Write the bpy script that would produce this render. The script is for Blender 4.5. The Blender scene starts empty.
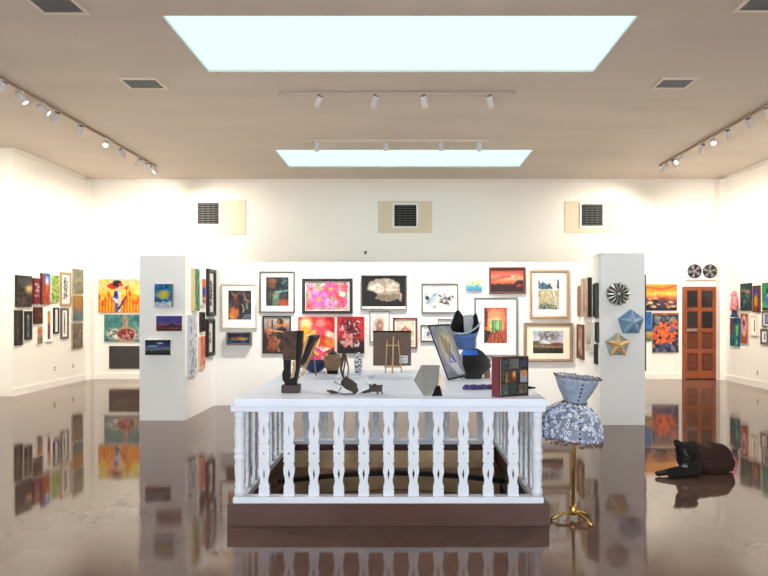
import bpy, bmesh, math, random
import numpy as np
from mathutils import Vector, Matrix, Euler

C = bpy.context.scene.collection
PI = math.pi
F, CX, CY, H = 560.0, 405.0, 308.0, 1.59          # focal length (px), vanishing point, eye height


def at(px, py, Y):
    return Vector(((px - CX) / F * Y, Y, H + (CY - py) / F * Y))


def lin(c):
    v = np.array(c[:3], dtype=float) / 255.0
    return np.where(v <= 0.04045, v / 12.92, ((v + 0.055) / 1.055) ** 2.4)


# ------------------------------------------------------------------ materials
def mat(name, col, rough=0.5, metal=0.0, var=0.06, scale=8.0, bump=0.0, spec=0.5, stretch=None, coat=0.0, trans=0.0):
    m = bpy.data.materials.new(name)
    m.use_nodes = True
    nt = m.node_tree
    b = nt.nodes['Principled BSDF']
    tc = nt.nodes.new('ShaderNodeTexCoord')
    mp = nt.nodes.new('ShaderNodeMapping')
    nz = nt.nodes.new('ShaderNodeTexNoise')
    rp = nt.nodes.new('ShaderNodeValToRGB')
    nt.links.new(tc.outputs['Object'], mp.inputs[0])
    nt.links.new(mp.outputs[0], nz.inputs['Vector'])
    if stretch:
        mp.inputs['Scale'].default_value = stretch
    nz.inputs['Scale'].default_value = scale
    nz.inputs['Detail'].default_value = 5
    nt.links.new(nz.outputs['Fac'], rp.inputs[0])
    l = lin(col)
    rp.color_ramp.elements[0].position = 0.3
    rp.color_ramp.elements[1].position = 0.7
    rp.color_ramp.elements[0].color = (*np.clip(l * (1 - var), 0, 1), 1)
    rp.color_ramp.elements[1].color = (*np.clip(l * (1 + var), 0, 1), 1)
    nt.links.new(rp.outputs[0], b.inputs['Base Color'])
    b.inputs['Roughness'].default_value = rough
    b.inputs['Metallic'].default_value = metal
    b.inputs['Specular IOR Level'].default_value = spec
    b.inputs['Coat Weight'].default_value = coat
    b.inputs['Transmission Weight'].default_value = trans
    if bump:
        bp = nt.nodes.new('ShaderNodeBump')
        bp.inputs['Strength'].default_value = bump
        bp.inputs['Distance'].default_value = 0.02
        nt.links.new(nz.outputs['Fac'], bp.inputs['Height'])
        nt.links.new(bp.outputs[0], b.inputs['Normal'])
    return m


def attr_mat(name, rough=0.6, spec=0.3, metal=0.0):
    m = bpy.data.materials.new(name)
    m.use_nodes = True
    nt = m.node_tree
    b = nt.nodes['Principled BSDF']
    a = nt.nodes.new('ShaderNodeAttribute')
    a.attribute_name = 'Col'
    nt.links.new(a.outputs['Color'], b.inputs['Base Color'])
    b.inputs['Roughness'].default_value = rough
    b.inputs['Specular IOR Level'].default_value = spec
    b.inputs['Metallic'].default_value = metal
    return m


def emis(name, col, s):
    m = bpy.data.materials.new(name)
    m.use_nodes = True
    nt = m.node_tree
    nt.nodes.remove(nt.nodes['Principled BSDF'])
    e = nt.nodes.new('ShaderNodeEmission')
    e.inputs[0].default_value = (*col, 1)
    e.inputs[1].default_value = s
    nt.links.new(e.outputs[0], nt.nodes['Material Output'].inputs[0])
    return m


M = {
    'wall': mat('wall_paint', (242, 236, 226), 0.75, var=0.012, scale=1.5, spec=0.2),
    'ceil': mat('ceiling_plaster', (208, 196, 184), 0.55, var=0.05, scale=1.1, bump=0.05, stretch=(0.35, 1.6, 1), spec=0.3),
    'part': mat('partition_paint', (240, 239, 236), 0.7, var=0.012, scale=2, spec=0.2),
    'trim': mat('trim_paint', (238, 232, 222), 0.5, var=0.015, spec=0.3),
    'patch': mat('patch_paint', (220, 202, 176), 0.7, var=0.03, scale=3),
    'white': mat('white_gloss_paint', (226, 231, 240), 0.42, var=0.03, scale=6, spec=0.4),
    'top': mat('tabletop_paint', (230, 236, 252), 0.4, var=0.03, scale=3, spec=0.4),
    'brownbase': mat('brown_base_paint', (84, 56, 48), 0.35, var=0.12, scale=5, spec=0.4),
    'stair_dark': mat('stair_nosing', (36, 27, 23), 0.5, var=0.2),
    'stair_mid': mat('stair_tread_carpet', (150, 122, 96), 0.9, var=0.3, scale=4),
    'stair_tan': mat('stair_carpet', (206, 176, 140), 0.9, var=0.3, scale=4),
    'pit': mat('stairwell_dark', (60, 46, 38), 0.8, var=0.2),
    'black': mat('black_frame', (30, 27, 25), 0.4, var=0.2),
    'blackmat': mat('black_matte', (20, 19, 19), 0.8, var=0.2, spec=0.2),
    'glossblack': mat('black_glaze', (22, 18, 18), 0.22, var=0.5, scale=30),
    'greyframe': mat('grey_frame', (96, 92, 84), 0.4, var=0.15),
    'silver': mat('silver_frame', (128, 126, 121), 0.4, 0.3, var=0.1),
    'palewood': mat('pale_wood', (226, 200, 178), 0.5, var=0.08, stretch=(1, 1, 12)),
    'wood': mat('oak_frame', (176, 136, 100), 0.45, var=0.15, stretch=(2, 2, 14)),
    'goldwood': mat('gold_brown_frame', (150, 124, 98), 0.4, var=0.15, stretch=(12, 2, 2)),
    'redwood': mat('dark_red_frame', (112, 44, 38), 0.4, var=0.15),
    'brownframe': mat('brown_frame', (92, 54, 40), 0.4, var=0.2),
    'matb': mat('mat_board', (244, 242, 238), 0.85, var=0.01),
    'creammat': mat('cream_mat_board', (246, 234, 212), 0.85, var=0.01),
    'blackmatb': mat('black_mat_board', (24, 21, 20), 0.85, var=0.1),
    'door': mat('door_wood', (138, 70, 38), 0.4, var=0.22, scale=5, stretch=(3, 3, 0.7), spec=0.5),
    'doordark': mat('door_dark_wood', (96, 46, 25), 0.5, var=0.4, scale=22, bump=0.6),
    'doorglass': mat('dark_door_glass', (44, 42, 42), 0.12, var=0.2),
    'steel': mat('brushed_steel', (170, 170, 172), 0.3, 0.9, var=0.06),
    'brass': mat('brass', (196, 160, 84), 0.25, 0.9, var=0.08),
    'darkgrille': mat('dark_grille', (70, 68, 66), 0.6, var=0.12),
    'ventgrey': mat('vent_grey', (104, 104, 108), 0.5, var=0.1),
    'ventwhite': mat('vent_frame_white', (238, 234, 226), 0.5, var=0.02),
    'tracktan': mat('track_metal', (168, 142, 118), 0.4, var=0.05),
    'trackpale': mat('pale_track', (196, 180, 166), 0.4, var=0.03),
    'trackwhite': mat('track_white', (226, 214, 200), 0.4, var=0.03),
    'barrel': mat('spot_barrel', (222, 220, 220), 0.35, var=0.03),
    'barreldark': mat('spot_cap', (120, 110, 104), 0.4, var=0.05),
    'paint': attr_mat('painted_canvas', 0.55, 0.25),
    'print': attr_mat('printed_sheet', 0.4, 0.3),
    'fur': attr_mat('dog_fur', 0.75, 0.2),
    'glaze': attr_mat('glazed_ceramic', 0.2, 0.5),
    'lens': emis('lamp_glow', (1.0, 0.93, 0.8), 9.0),
    'sky': emis('skylight_daylight', (0.76, 1.36, 1.46), 1.0),
    'burl': mat('burl_wood', (74, 50, 38), 0.7, var=0.5, scale=30, bump=0.5),
    'ebony': mat('dark_wood', (24, 18, 15), 0.55, var=0.3, scale=10, spec=0.2),
    'mahog': mat('mahogany', (52, 25, 20), 0.5, var=0.25),
    'tanwood': mat('tan_wood', (190, 152, 110), 0.5, var=0.15),
    'navy': mat('navy_glaze', (26, 40, 84), 0.15, var=0.25, spec=0.6),
    'brownclay': mat('brown_clay', (122, 92, 64), 0.5, var=0.2, scale=20),
    'brownboard': mat('brown_board', (106, 88, 76), 0.8, var=0.06),
    'greyboard': mat('grey_board', (134, 132, 126), 0.6, var=0.05),
    'greyside': mat('grey_card_edge', (112, 110, 102), 0.6, var=0.08),
    'cream': mat('cream_card', (240, 222, 196), 0.7, var=0.05),
    'labelw': mat('paper_label', (214, 216, 220), 0.8, var=0.03),
    'labelb': mat('label_ink', (110, 130, 160), 0.8, var=0.1),
    'blueclay': mat('blue_glaze', (74, 106, 160), 0.25, var=0.3, scale=14),
    'bluebright': mat('bright_blue_glass', (52, 116, 216), 0.15, var=0.3, scale=20),
    'greyclay': mat('grey_glaze', (160, 164, 170), 0.4, var=0.12, scale=25),
    'purple': mat('purple_cloth', (70, 48, 112), 0.6, var=0.45, scale=40),
    'redcover': mat('red_spine', (112, 30, 38), 0.45, var=0.1),
    'drift': mat('driftwood', (62, 50, 44), 0.7, var=0.35, scale=20),
    'wire': mat('dark_wire', (70, 58, 52), 0.5, 0.4),
    'acrylic': None,
    'metalsun': mat('pewter', (186, 184, 172), 0.3, 0.6, var=0.2, scale=25),
    'darkback': mat('dark_backing', (58, 54, 50), 0.6),
    'goldpaint': mat('gold_paint', (212, 172, 116), 0.35, 0.3, var=0.25, scale=25),
    'bluestone': mat('blue_mosaic', (128, 160, 190), 0.4, var=0.25, scale=45),
    'bluedark': mat('blue_mosaic_shade', (104, 136, 166), 0.4, var=0.25, scale=45),
    'greymosaic': mat('grey_mosaic', (150, 160, 158), 0.4, var=0.4, scale=60),
    'lampglass': mat('lamp_shade_glass', (122, 130, 152), 0.4, var=0.45, scale=55),
    'lampupper': mat('lamp_collar_glass', (150, 163, 184), 0.4, var=0.2, scale=40),
    'ringwhite': mat('white_ring', (232, 238, 250), 0.35, var=0.05),
    'ringblue': mat('pale_blue_ring', (168, 182, 214), 0.35, var=0.1),
    'ringdark': mat('dark_bead', (34, 36, 52), 0.4),
    'fringe': mat('brown_bead_trim', (112, 78, 64), 0.5, var=0.4, scale=60),
    'eye': mat('dog_eye', (16, 12, 10), 0.1),
}


def acrylic():
    m = bpy.data.materials.new('clear_acrylic')
    m.use_nodes = True
    nt = m.node_tree
    b = nt.nodes['Principled BSDF']
    t = nt.nodes.new('ShaderNodeBsdfTransparent')
    x = nt.nodes.new('ShaderNodeMixShader')
    b.inputs['Base Color'].default_value = (0.9, 0.9, 0.9, 1)
    b.inputs['Roughness'].default_value = 0.15
    x.inputs[0].default_value = 0.35
    nt.links.new(t.outputs[0], x.inputs[1])
    nt.links.new(b.outputs[0], x.inputs[2])
    nt.links.new(x.outputs[0], nt.nodes['Material Output'].inputs[0])
    return m


M['acrylic'] = acrylic()


def pane_mat():
    m = bpy.data.materials.new('window_glass')
    m.use_nodes = True
    nt = m.node_tree
    b = nt.nodes['Principled BSDF']
    t = nt.nodes.new('ShaderNodeBsdfTransparent')
    x = nt.nodes.new('ShaderNodeMixShader')
    b.inputs['Roughness'].default_value = 0.05
    x.inputs[0].default_value = 0.06
    nt.links.new(t.outputs[0], x.inputs[1])
    nt.links.new(b.outputs[0], x.inputs[2])
    nt.links.new(x.outputs[0], nt.nodes['Material Output'].inputs[0])
    return m


M['pane'] = pane_mat()


def floor_mat():
    m = bpy.data.materials.new('polished_concrete')
    m.use_nodes = True
    nt = m.node_tree
    b = nt.nodes['Principled BSDF']
    tc = nt.nodes.new('ShaderNodeTexCoord')
    n1 = nt.nodes.new('ShaderNodeTexNoise')
    n1.inputs['Scale'].default_value = 0.9
    n1.inputs['Detail'].default_value = 9
    n1.inputs['Roughness'].default_value = 0.65
    nt.links.new(tc.outputs['Object'], n1.inputs['Vector'])
    rp = nt.nodes.new('ShaderNodeValToRGB')
    rp.color_ramp.elements[0].position = 0.3
    rp.color_ramp.elements[1].position = 0.72
    rp.color_ramp.elements[0].color = (*lin((82, 60, 51)), 1)
    rp.color_ramp.elements[1].color = (*lin((114, 87, 75)), 1)
    nt.links.new(n1.outputs['Fac'], rp.inputs[0])
    nt.links.new(rp.outputs[0], b.inputs['Base Color'])
    r2 = nt.nodes.new('ShaderNodeMapRange')
    r2.inputs[1].default_value = 0.3
    r2.inputs[2].default_value = 0.75
    r2.inputs[3].default_value = 0.03
    r2.inputs[4].default_value = 0.09
    nt.links.new(n1.outputs['Fac'], r2.inputs[0])
    nt.links.new(r2.outputs[0], b.inputs['Roughness'])
    b.inputs['IOR'].default_value = 1.48
    n2 = nt.nodes.new('ShaderNodeTexNoise')
    n2.inputs['Scale'].default_value = 3.0
    n2.inputs['Detail'].default_value = 2
    nt.links.new(tc.outputs['Object'], n2.inputs['Vector'])
    bp = nt.nodes.new('ShaderNodeBump')
    bp.inputs['Strength'].default_value = 0.03
    bp.inputs['Distance'].default_value = 0.02
    nt.links.new(n2.outputs['Fac'], bp.inputs['Height'])
    nt.links.new(bp.outputs[0], b.inputs['Normal'])
    return m


M['floor'] = floor_mat()


# ------------------------------------------------------------------ mesh helpers
class MB:
    def __init__(s):
        s.bm = bmesh.new()

    def box(s, x0, x1, y0, y1, z0, z1, bev=0.0, mtx=None):
        r = bmesh.ops.create_cube(s.bm, size=1.0)
        vs = r['verts']
        for v in vs:
            v.co = Vector(((x0 + x1) / 2 + v.co.x * (x1 - x0), (y0 + y1) / 2 + v.co.y * (y1 - y0), (z0 + z1) / 2 + v.co.z * (z1 - z0)))
        if bev:
            es = list({e for v in vs for e in v.link_edges})
            rr = bmesh.ops.bevel(s.bm, geom=es, offset=bev, segments=2, affect='EDGES')
            vs = [v for v in rr['verts']]
        if mtx is not None:
            bmesh.ops.transform(s.bm, matrix=mtx, verts=list({v for v in vs if v.is_valid}))
        return s

    def hexa(s, a, b):
        """closed solid between two equally long point loops a (front) and b (back)"""
        n = len(a)
        va = [s.bm.verts.new(p) for p in a]
        vb = [s.bm.verts.new(p) for p in b]
        s.bm.faces.new(va)
        s.bm.faces.new(list(reversed(vb)))
        for i in range(n):
            j = (i + 1) % n
            s.bm.faces.new((va[j], va[i], vb[i], vb[j]))
        return s

    def lathe(s, prof, c=(0, 0, 0), seg=24, mtx=None, caps=True, wob=None):
        rings = []
        for k, (r, z) in enumerate(prof):
            ring = []
            for i in range(seg):
                a = 2 * PI * i / seg
                rr, zz = r, z
                if wob:
                    rr, zz = wob(r, z, a, k)
                p = Vector((c[0] + rr * math.cos(a), c[1] + rr * math.sin(a), c[2] + zz))
                if mtx is not None:
                    p = mtx @ p
                ring.append(s.bm.verts.new(p))
            rings.append(ring)
        for k in range(len(rings) - 1):
            for i in range(seg):
                j = (i + 1) % seg
                f = s.bm.faces.new((rings[k][i], rings[k][j], rings[k + 1][j], rings[k + 1][i]))
                f.smooth = True
        if caps:
            s.bm.faces.new(list(reversed(rings[0])))
            s.bm.faces.new(rings[-1])
        return s

    def tube(s, pts, r, seg=8, closed=False):
        pts = [Vector(p) for p in pts]
        n = len(pts)
        rs = r if isinstance(r, (list, tuple)) else [r] * n
        rings = []
        up = Vector((0.13, 0.31, 0.94))
        for k, p in enumerate(pts):
            if closed:
                d = pts[(k + 1) % n] - pts[k - 1]
            else:
                d = pts[min(k + 1, n - 1)] - pts[max(k - 1, 0)]
            d.normalize()
            a = d.cross(up)
            if a.length < 1e-3:
                a = d.cross(Vector((1, 0, 0)))
            a.normalize()
            b = d.cross(a)
            rings.append([s.bm.verts.new(p + (a * math.cos(2 * PI * i / seg) + b * math.sin(2 * PI * i / seg)) * rs[k]) for i in range(seg)])
        m = n if closed else n - 1
        for k in range(m):
            for i in range(seg):
                j = (i + 1) % seg
                q = rings[(k + 1) % n]
                f = s.bm.faces.new((rings[k][i], rings[k][j], q[j], q[i]))
                f.smooth = True
        if not closed:
            s.bm.faces.new(list(reversed(rings[0])))
            s.bm.faces.new(rings[-1])
        return s

    def sphere(s, c, r, sub=2, sc=(1, 1, 1), rot=None):
        g = bmesh.ops.create_icosphere(s.bm, subdivisions=sub, radius=r)
        mt = Matrix.Diagonal((*sc, 1))
        if rot is not None:
            mt = rot.to_matrix().to_4x4() @ mt
        mt = Matrix.Translation(c) @ mt
        bmesh.ops.transform(s.bm, matrix=mt, verts=g['verts'])
        for v in g['verts']:
            for f in v.link_faces:
                f.smooth = True
        return s

    def prism(s, poly, y0, y1):
        """poly in (x,z), extruded from y0 (front) to y1"""
        return s.hexa([Vector((x, y0, z)) for x, z in poly], [Vector((x, y1, z)) for x, z in poly])

    def build(s, name, m, parent=None, loc=None):
        bmesh.ops.recalc_face_normals(s.bm, faces=s.bm.faces[:])
        me = bpy.data.meshes.new(name)
        s.bm.to_mesh(me)
        s.bm.free()
        me.materials.append(M[m] if isinstance(m, str) else m)
        o = bpy.data.objects.new(name, me)
        C.objects.link(o)
        if parent is not None:
            o.parent = parent
        if loc is not None:
            o.location = loc
        return o


def box(name, x0, x1, y0, y1, z0, z1, m, parent=None, bev=0.0):
    return MB().box(x0, x1, y0, y1, z0, z1, bev).build(name, m, parent)


def struct(o):
    o['kind'] = 'structure'
    return o


def tag(o, label, cat, group=None):
    o['label'] = label
    o['category'] = cat
    if group:
        o['group'] = group
    return o


def thing(name, label, cat, loc=(0, 0, 0), rz=0.0, group=None):
    o = bpy.data.objects.new(name, None)
    o.empty_display_size = 0.05
    C.objects.link(o)
    o.location = loc
    o.rotation_euler = (0, 0, rz)
    return tag(o, label, cat, group)


def organic(name, els, voxel, m, parent=None, smooth=4, colour=None):
    """one continuous surface grown from ellipsoids ('e') and tapered limbs ('c')"""
    b = MB()
    for e in els:
        if e[0] == 'e':
            rot = e[3] if len(e) > 3 else None
            b.sphere(Vector(e[1]), 1.0, 3, e[2], rot)
        else:
            p0, p1, r0, r1 = Vector(e[1]), Vector(e[2]), e[3], e[4]
            n = max(3, int((p1 - p0).length / (0.35 * min(r0, r1))) + 1)
            for i in range(n + 1):
                t = i / n
                b.sphere(p0.lerp(p1, t), r0 + (r1 - r0) * t, 2)
    o = b.build(name, m)
    md = o.modifiers.new('r', 'REMESH')
    md.mode = 'VOXEL'
    md.voxel_size = voxel
    ms = o.modifiers.new('s', 'SMOOTH')
    ms.factor = 0.5
    ms.iterations = smooth
    dg = bpy.context.evaluated_depsgraph_get()
    me = bpy.data.meshes.new_from_object(o.evaluated_get(dg))
    o.modifiers.clear()
    old = o.data
    o.data = me
    bpy.data.meshes.remove(old)
    me.name = name
    for p in me.polygons:
        p.use_smooth = True
    if colour:
        at_ = me.color_attributes.new('Col', 'FLOAT_COLOR', 'POINT')
        buf = np.ones((len(me.vertices), 4), dtype=np.float32)
        for i, v in enumerate(me.vertices):
            buf[i, :3] = lin(colour(v.co))
        at_.data.foreach_set('color', buf.ravel())
    if parent is not None:
        o.parent = parent
    return o


# ------------------------------------------------------------------ painter
def sstep(a, b, x):
    t = np.clip((x - a) / (b - a + 1e-9), 0, 1)
    return t * t * (3 - 2 * t)


class Art:
    def __init__(s, w, h, seed=1):
        s.w, s.h = w, h
        s.asp = w / h
        s.rs = np.random.RandomState(seed)
        s.v, s.u = np.mgrid[0:h, 0:w].astype(float)
        s.u /= max(w - 1, 1)
        s.v /= max(h - 1, 1)
        s.a = np.zeros((h, w, 3))

    def bg(s, c):
        s.a[:] = np.array(c, float)
        return s

    def noise(s, nx, ny, oct=2):
        out = np.zeros((s.h, s.w))
        amp, tot = 1.0, 0
        for o in range(oct):
            gx, gy = int(nx * 2 ** o) + 2, int(ny * 2 ** o) + 2
            g = s.rs.rand(gy, gx)
            x = s.u * (gx - 1.001)
            y = s.v * (gy - 1.001)
            x0, y0 = x.astype(int), y.astype(int)
            fx, fy = sstep(0, 1, x - x0), sstep(0, 1, y - y0)
            out += amp * ((g[y0, x0] * (1 - fx) + g[y0, x0 + 1] * fx) * (1 - fy) + (g[y0 + 1, x0] * (1 - fx) + g[y0 + 1, x0 + 1] * fx) * fy)
            tot += amp
            amp *= 0.5
        return out / tot

    def mix(s, c, m):
        m = np.clip(m, 0, 1)[..., None]
        s.a = s.a * (1 - m) + np.array(c, float) * m
        return s

    def grad(s, stops, wob=0.0, nx=4, ny=4, axis='v'):
        t = (s.v if axis == 'v' else s.u) + (s.noise(nx, ny) - 0.5) * wob
        ts = [q[0] for q in stops]
        for k in range(3):
            s.a[..., k] = np.interp(t, ts, [q[1][k] for q in stops])
        return s

    def cloud(s, c, nx, ny, lo, hi, box=None, amt=1.0, oct=2):
        m = sstep(lo, hi, s.noise(nx, ny, oct)) * amt
        if box:
            x0, x1, y0, y1 = box
            m = m * sstep(x0 - .06, x0 + .06, s.u) * (1 - sstep(x1 - .06, x1 + .06, s.u)) * sstep(y0 - .06, y0 + .06, s.v) * (1 - sstep(y1 - .06, y1 + .06, s.v))
        return s.mix(c, m)

    def ell(s, cx, cy, rx, ry, c, soft=0.25, rot=0.0, amt=1.0):
        dx = (s.u - cx) * s.asp
        dy = s.v - cy
        ca, sa = math.cos(rot), math.sin(rot)
        X = (dx * ca + dy * sa) / (rx * s.asp)
        Y = (-dx * sa + dy * ca) / ry
        d = np.sqrt(X * X + Y * Y)
        return s.mix(c, (1 - sstep(1 - soft, 1 + soft, d)) * amt)

    def brush(s, amt=.022, gain=.16):
        """painterly break-up: wobble the picture and vary its tone"""
        ky, kx = max(3, s.h // 5), max(3, s.w // 5)
        dx, dy = (s.noise(kx, ky, 2) - .5) * 2 * amt, (s.noise(kx, ky, 2) - .5) * 2 * amt
        j = np.clip(((s.v + dy) * (s.h - 1)).round().astype(int), 0, s.h - 1)
        i = np.clip(((s.u + dx / s.asp) * (s.w - 1)).round().astype(int), 0, s.w - 1)
        s.a = s.a[j, i] * (1 + gain * 2 * (s.noise(kx, ky, 2) - .5))[..., None]
        return s

    def ring(s, cx, cy, r, wd, c):
        d = np.sqrt(((s.u - cx) * s.asp) ** 2 + (s.v - cy) ** 2)
        return s.mix(c, 1 - sstep(wd * .6, wd * 1.2, np.abs(d - r)))

    def line(s, pts, wd, c):
        d = np.full(s.u.shape, 9.0)
        for (x0, y0), (x1, y1) in zip(pts[:-1], pts[1:]):
            ax, ay, bx, by = x0 * s.asp, y0, x1 * s.asp, y1
            vx, vy = bx - ax, by - ay
            L = vx * vx + vy * vy + 1e-9
            t = np.clip(((s.u * s.asp - ax) * vx + (s.v - ay) * vy) / L, 0, 1)
            d = np.minimum(d, np.hypot(s.u * s.asp - ax - t * vx, s.v - ay - t * vy))
        return s.mix(c, 1 - sstep(wd * .35, wd * .75, d))

    def poly(s, pts, c, amt=1.0):
        ins = np.zeros(s.u.shape, bool)
        n = len(pts)
        for i in range(n):
            x0, y0 = pts[i]
            x1, y1 = pts[(i + 1) % n]
            cond = (y0 > s.v) != (y1 > s.v)
            xi = (x1 - x0) * (s.v - y0) / ((y1 - y0) if y1 != y0 else 1e-9) + x0
            ins ^= cond & (s.u < xi)
        return s.mix(c, ins * amt)

    def rect(s, x0, x1, y0, y1, c, amt=1.0):
        return s.poly([(x0, y0), (x1, y0), (x1, y1), (x0, y1)], c, amt)

    def splat(s, n, cols, r0, r1, box=(0, 1, 0, 1), el=1.0, rot=None, soft=.3, amt=.9):
        for _ in range(n):
            x = box[0] + s.rs.rand() * (box[1] - box[0])
            y = box[2] + s.rs.rand() * (box[3] - box[2])
            r = r0 + s.rs.rand() * (r1 - r0)
            a = s.rs.rand() * PI if rot is None else rot + (s.rs.rand() - .5) * .6
            s.ell(x, y, r / s.asp * el, r, cols[s.rs.randint(len(cols))], soft, a, amt)
        return s

    def flower(s, cx, cy, r, c, cc, n=9, dark=None):
        for k in range(n):
            a = 2 * PI * k / n + cx * 7
            s.ell(cx + math.cos(a) * r * .58 / s.asp, cy + math.sin(a) * r * .58, r * .46 / s.asp, r * .2, c if k % 2 else tuple(min(255, q * 1.12 + 14) for q in c), .3, a)
        s.ell(cx, cy, r * .26 / s.asp, r * .26, cc, .3)
        return s


def set_cols(me, cols):
    a = me.color_attributes.new('Col', 'FLOAT_COLOR', 'POINT')
    buf = np.ones((len(cols), 4), dtype=np.float32)
    buf[:, :3] = cols
    a.data.foreach_set('color', buf.ravel())


def sheet_mesh(name, art, corner, back, edge, m, parent=None):
    """painted sheet: corner(u,v) front surface, back(u,v) rear surface, edge colour on the sides"""
    h, w = art.h, art.w
    vs, fs, cs = [], [], []
    v = np.clip(art.a, 0, 255) / 255.0
    L = np.where(v <= 0.04045, v / 12.92, ((v + 0.055) / 1.055) ** 2.4).reshape(-1, 3) * 0.74
    for j in range(h):
        for i in range(w):
            vs.append(corner(i / (w - 1), j / (h - 1)))
    for j in range(h - 1):
        for i in range(w - 1):
            a = j * w + i
            fs.append((a, a + w, a + w + 1, a + 1))
    cs.append(L)
    n0 = len(vs)
    cc = [(0, 0), (1, 0), (1, 1), (0, 1)]
    for q in cc:
        vs.append(corner(*q))
    for q in cc:
        vs.append(back(*q))
    for i in range(4):
        j = (i + 1) % 4
        fs.append((n0 + i, n0 + j, n0 + 4 + j, n0 + 4 + i))
    fs.append((n0 + 4, n0 + 5, n0 + 6, n0 + 7))
    cs.append(np.tile(lin(edge), (8, 1)))
    me = bpy.data.meshes.new(name)
    me.from_pydata([tuple(p) for p in vs], [], fs)
    me.update()
    set_cols(me, np.concatenate(cs))
    me.materials.append(M[m])
    o = bpy.data.objects.new(name, me)
    C.objects.link(o)
    if parent is not None:
        o.parent = parent
    return o


def flat_sheet(name, art, x0, x1, z0, z1, yf, yb, edge, m, parent=None):
    return sheet_mesh(name, art,
                      lambda u, v: (x0 + (x1 - x0) * u, yf, z1 + (z0 - z1) * v),
                      lambda u, v: (x0 + (x1 - x0) * u, yb, z1 + (z0 - z1) * v), edge, m, parent)


# planes: point, angle (viewer's right = local x; outwards = local -y)
PL = {
    'back': ((0, 12.54), 0.0),
    'ctr': ((0, 9.12), 0.0),
    'lf': ((0, 7.92), 0.0),
    'rf': ((0, 7.61), 0.0),
    'li': ((-3.11, 8.0), PI / 2),
    'ri': ((2.657, 7.61), math.atan2(-1.51, -0.123)),
    'lw': ((-7.06, 11.0), PI / 2),
    'rw': ((7.07, 11.0), -PI / 2),
}


def put(pl, xl, xr, yt, yb, d):
    (p0, th) = PL[pl]
    p0 = Vector((p0[0], p0[1]))
    n = Vector((math.sin(th), -math.cos(th)))
    t = Vector((math.cos(th), math.sin(th)))

    def hit(px, off):
        k = Vector(((px - CX) / F, 1.0))
        return k * ((off + p0.dot(n)) / k.dot(n))
    obl = abs(math.cos(th)) < 0.5
    if not obl:
        L, R = hit(xl, d), hit(xr, d)
    elif n.x > 0:
        L, R = hit(xl, 0), hit(xr, d)
    else:
        L, R = hit(xl, d), hit(xr, 0)
    yn, yf = min(L.y, R.y), max(L.y, R.y)
    if not obl:
        yn = yf = L.y
    zt = H + (CY - yt) / F * (yn if yt < CY else yf)
    zb = H + (CY - yb) / F * (yn if yb > CY else yf)
    uL, uR = (L - p0).dot(t), (R - p0).dot(t)
    c = p0 + t * ((uL + uR) / 2) + n * 0.001
    return Vector((c.x, c.y, zb)), th, abs(uR - uL), zt - zb, (abs(xr - xl), abs(yb - yt))


def res(px, py, w, h):
    """vertex grid of a picture: about two vertices per pixel, in the picture's own proportions"""
    hh = max(16, min(110, int(py * 2.0)))
    ww = max(14, min(130, int(hh * w / h)))
    return ww, hh


def canvas(pl, rect, label, fn, d=0.035, edge=(232, 224, 212), cat='painting', name='painted_picture', group=None, seed=3):
    loc, th, w, h, (pw, ph) = put(pl, *rect, d)
    W, Hh = res(pw, ph, w, h)
    a = Art(W, Hh, seed)
    fn(a)
    a.brush()
    o = flat_sheet(name, a, -w / 2, w / 2, 0, h, -d, 0, edge, 'paint')
    o.location = loc
    o.rotation_euler = (0, 0, th)
    return tag(o, label, cat, group)


def ring_frame(w, h, fw, d, lip=0.006):
    """mitred moulding: outer rectangle w x h standing on z = 0, face width fw, depth d"""
    b = MB()
    prof = [(0.0, 0.0), (0.0, d * .85), (fw * .25, d), (fw * .75, d * .92), (fw, d * .6), (fw, 0.0)]
    loops = []
    for q, dep in prof:
        loops.append([b.bm.verts.new((x, -dep, z)) for x, z in ((-w / 2 + q, q), (w / 2 - q, q), (w / 2 - q, h - q), (-w / 2 + q, h - q))])
    n = len(loops)
    for k in range(n):
        A, B = loops[k], loops[(k + 1) % n]
        for i in range(4):
            j = (i + 1) % 4
            b.bm.faces.new((A[i], A[j], B[j], B[i]))
    return b


def framed(pl, rect, label, fn, fm, fw, mw=0.0, mm='matb', d=0.035, name='framed_picture', cat='picture', seed=3, inner=None, group=None, flabel=None):
    loc, th, w, h, (pw, ph) = put(pl, *rect, d)
    t = thing(name, label, cat, loc, th, group)
    fr = ring_frame(w, h, fw, d).build('frame', fm, t)
    x0, x1, z0, z1 = -w / 2 + fw, w / 2 - fw, fw, h - fw
    ax0, ax1, az0, az1 = x0, x1, z0, z1
    if inner:                                         # picture opening, fractions of the whole
        ax0, ax1 = -w / 2 + inner[0] * w, -w / 2 + inner[1] * w
        az1, az0 = h - inner[2] * h, h - inner[3] * h
    elif mw:
        ax0, ax1, az0, az1 = x0 + mw, x1 - mw, z0 + mw, z1 - mw
    if inner or mw:
        b = MB()
        yf, yb = -d * .45, -0.002
        for q in ((x0, x1, az1, z1), (x0, x1, z0, az0), (x0, ax0, az0, az1), (ax1, x1, az0, az1)):
            b.box(q[0], q[1], yf, yb, q[2], q[3])
        b.build('mat_board', mm, t)
    W, Hh = res(pw * (ax1 - ax0) / w, ph * (az1 - az0) / h, ax1 - ax0, az1 - az0)
    a = Art(W, Hh, seed)
    fn(a)
    a.brush()
    flat_sheet('print', a, ax0, ax1, az0, az1, -d * .35, -0.003, (230, 226, 220), 'print', t)
    return t


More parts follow.
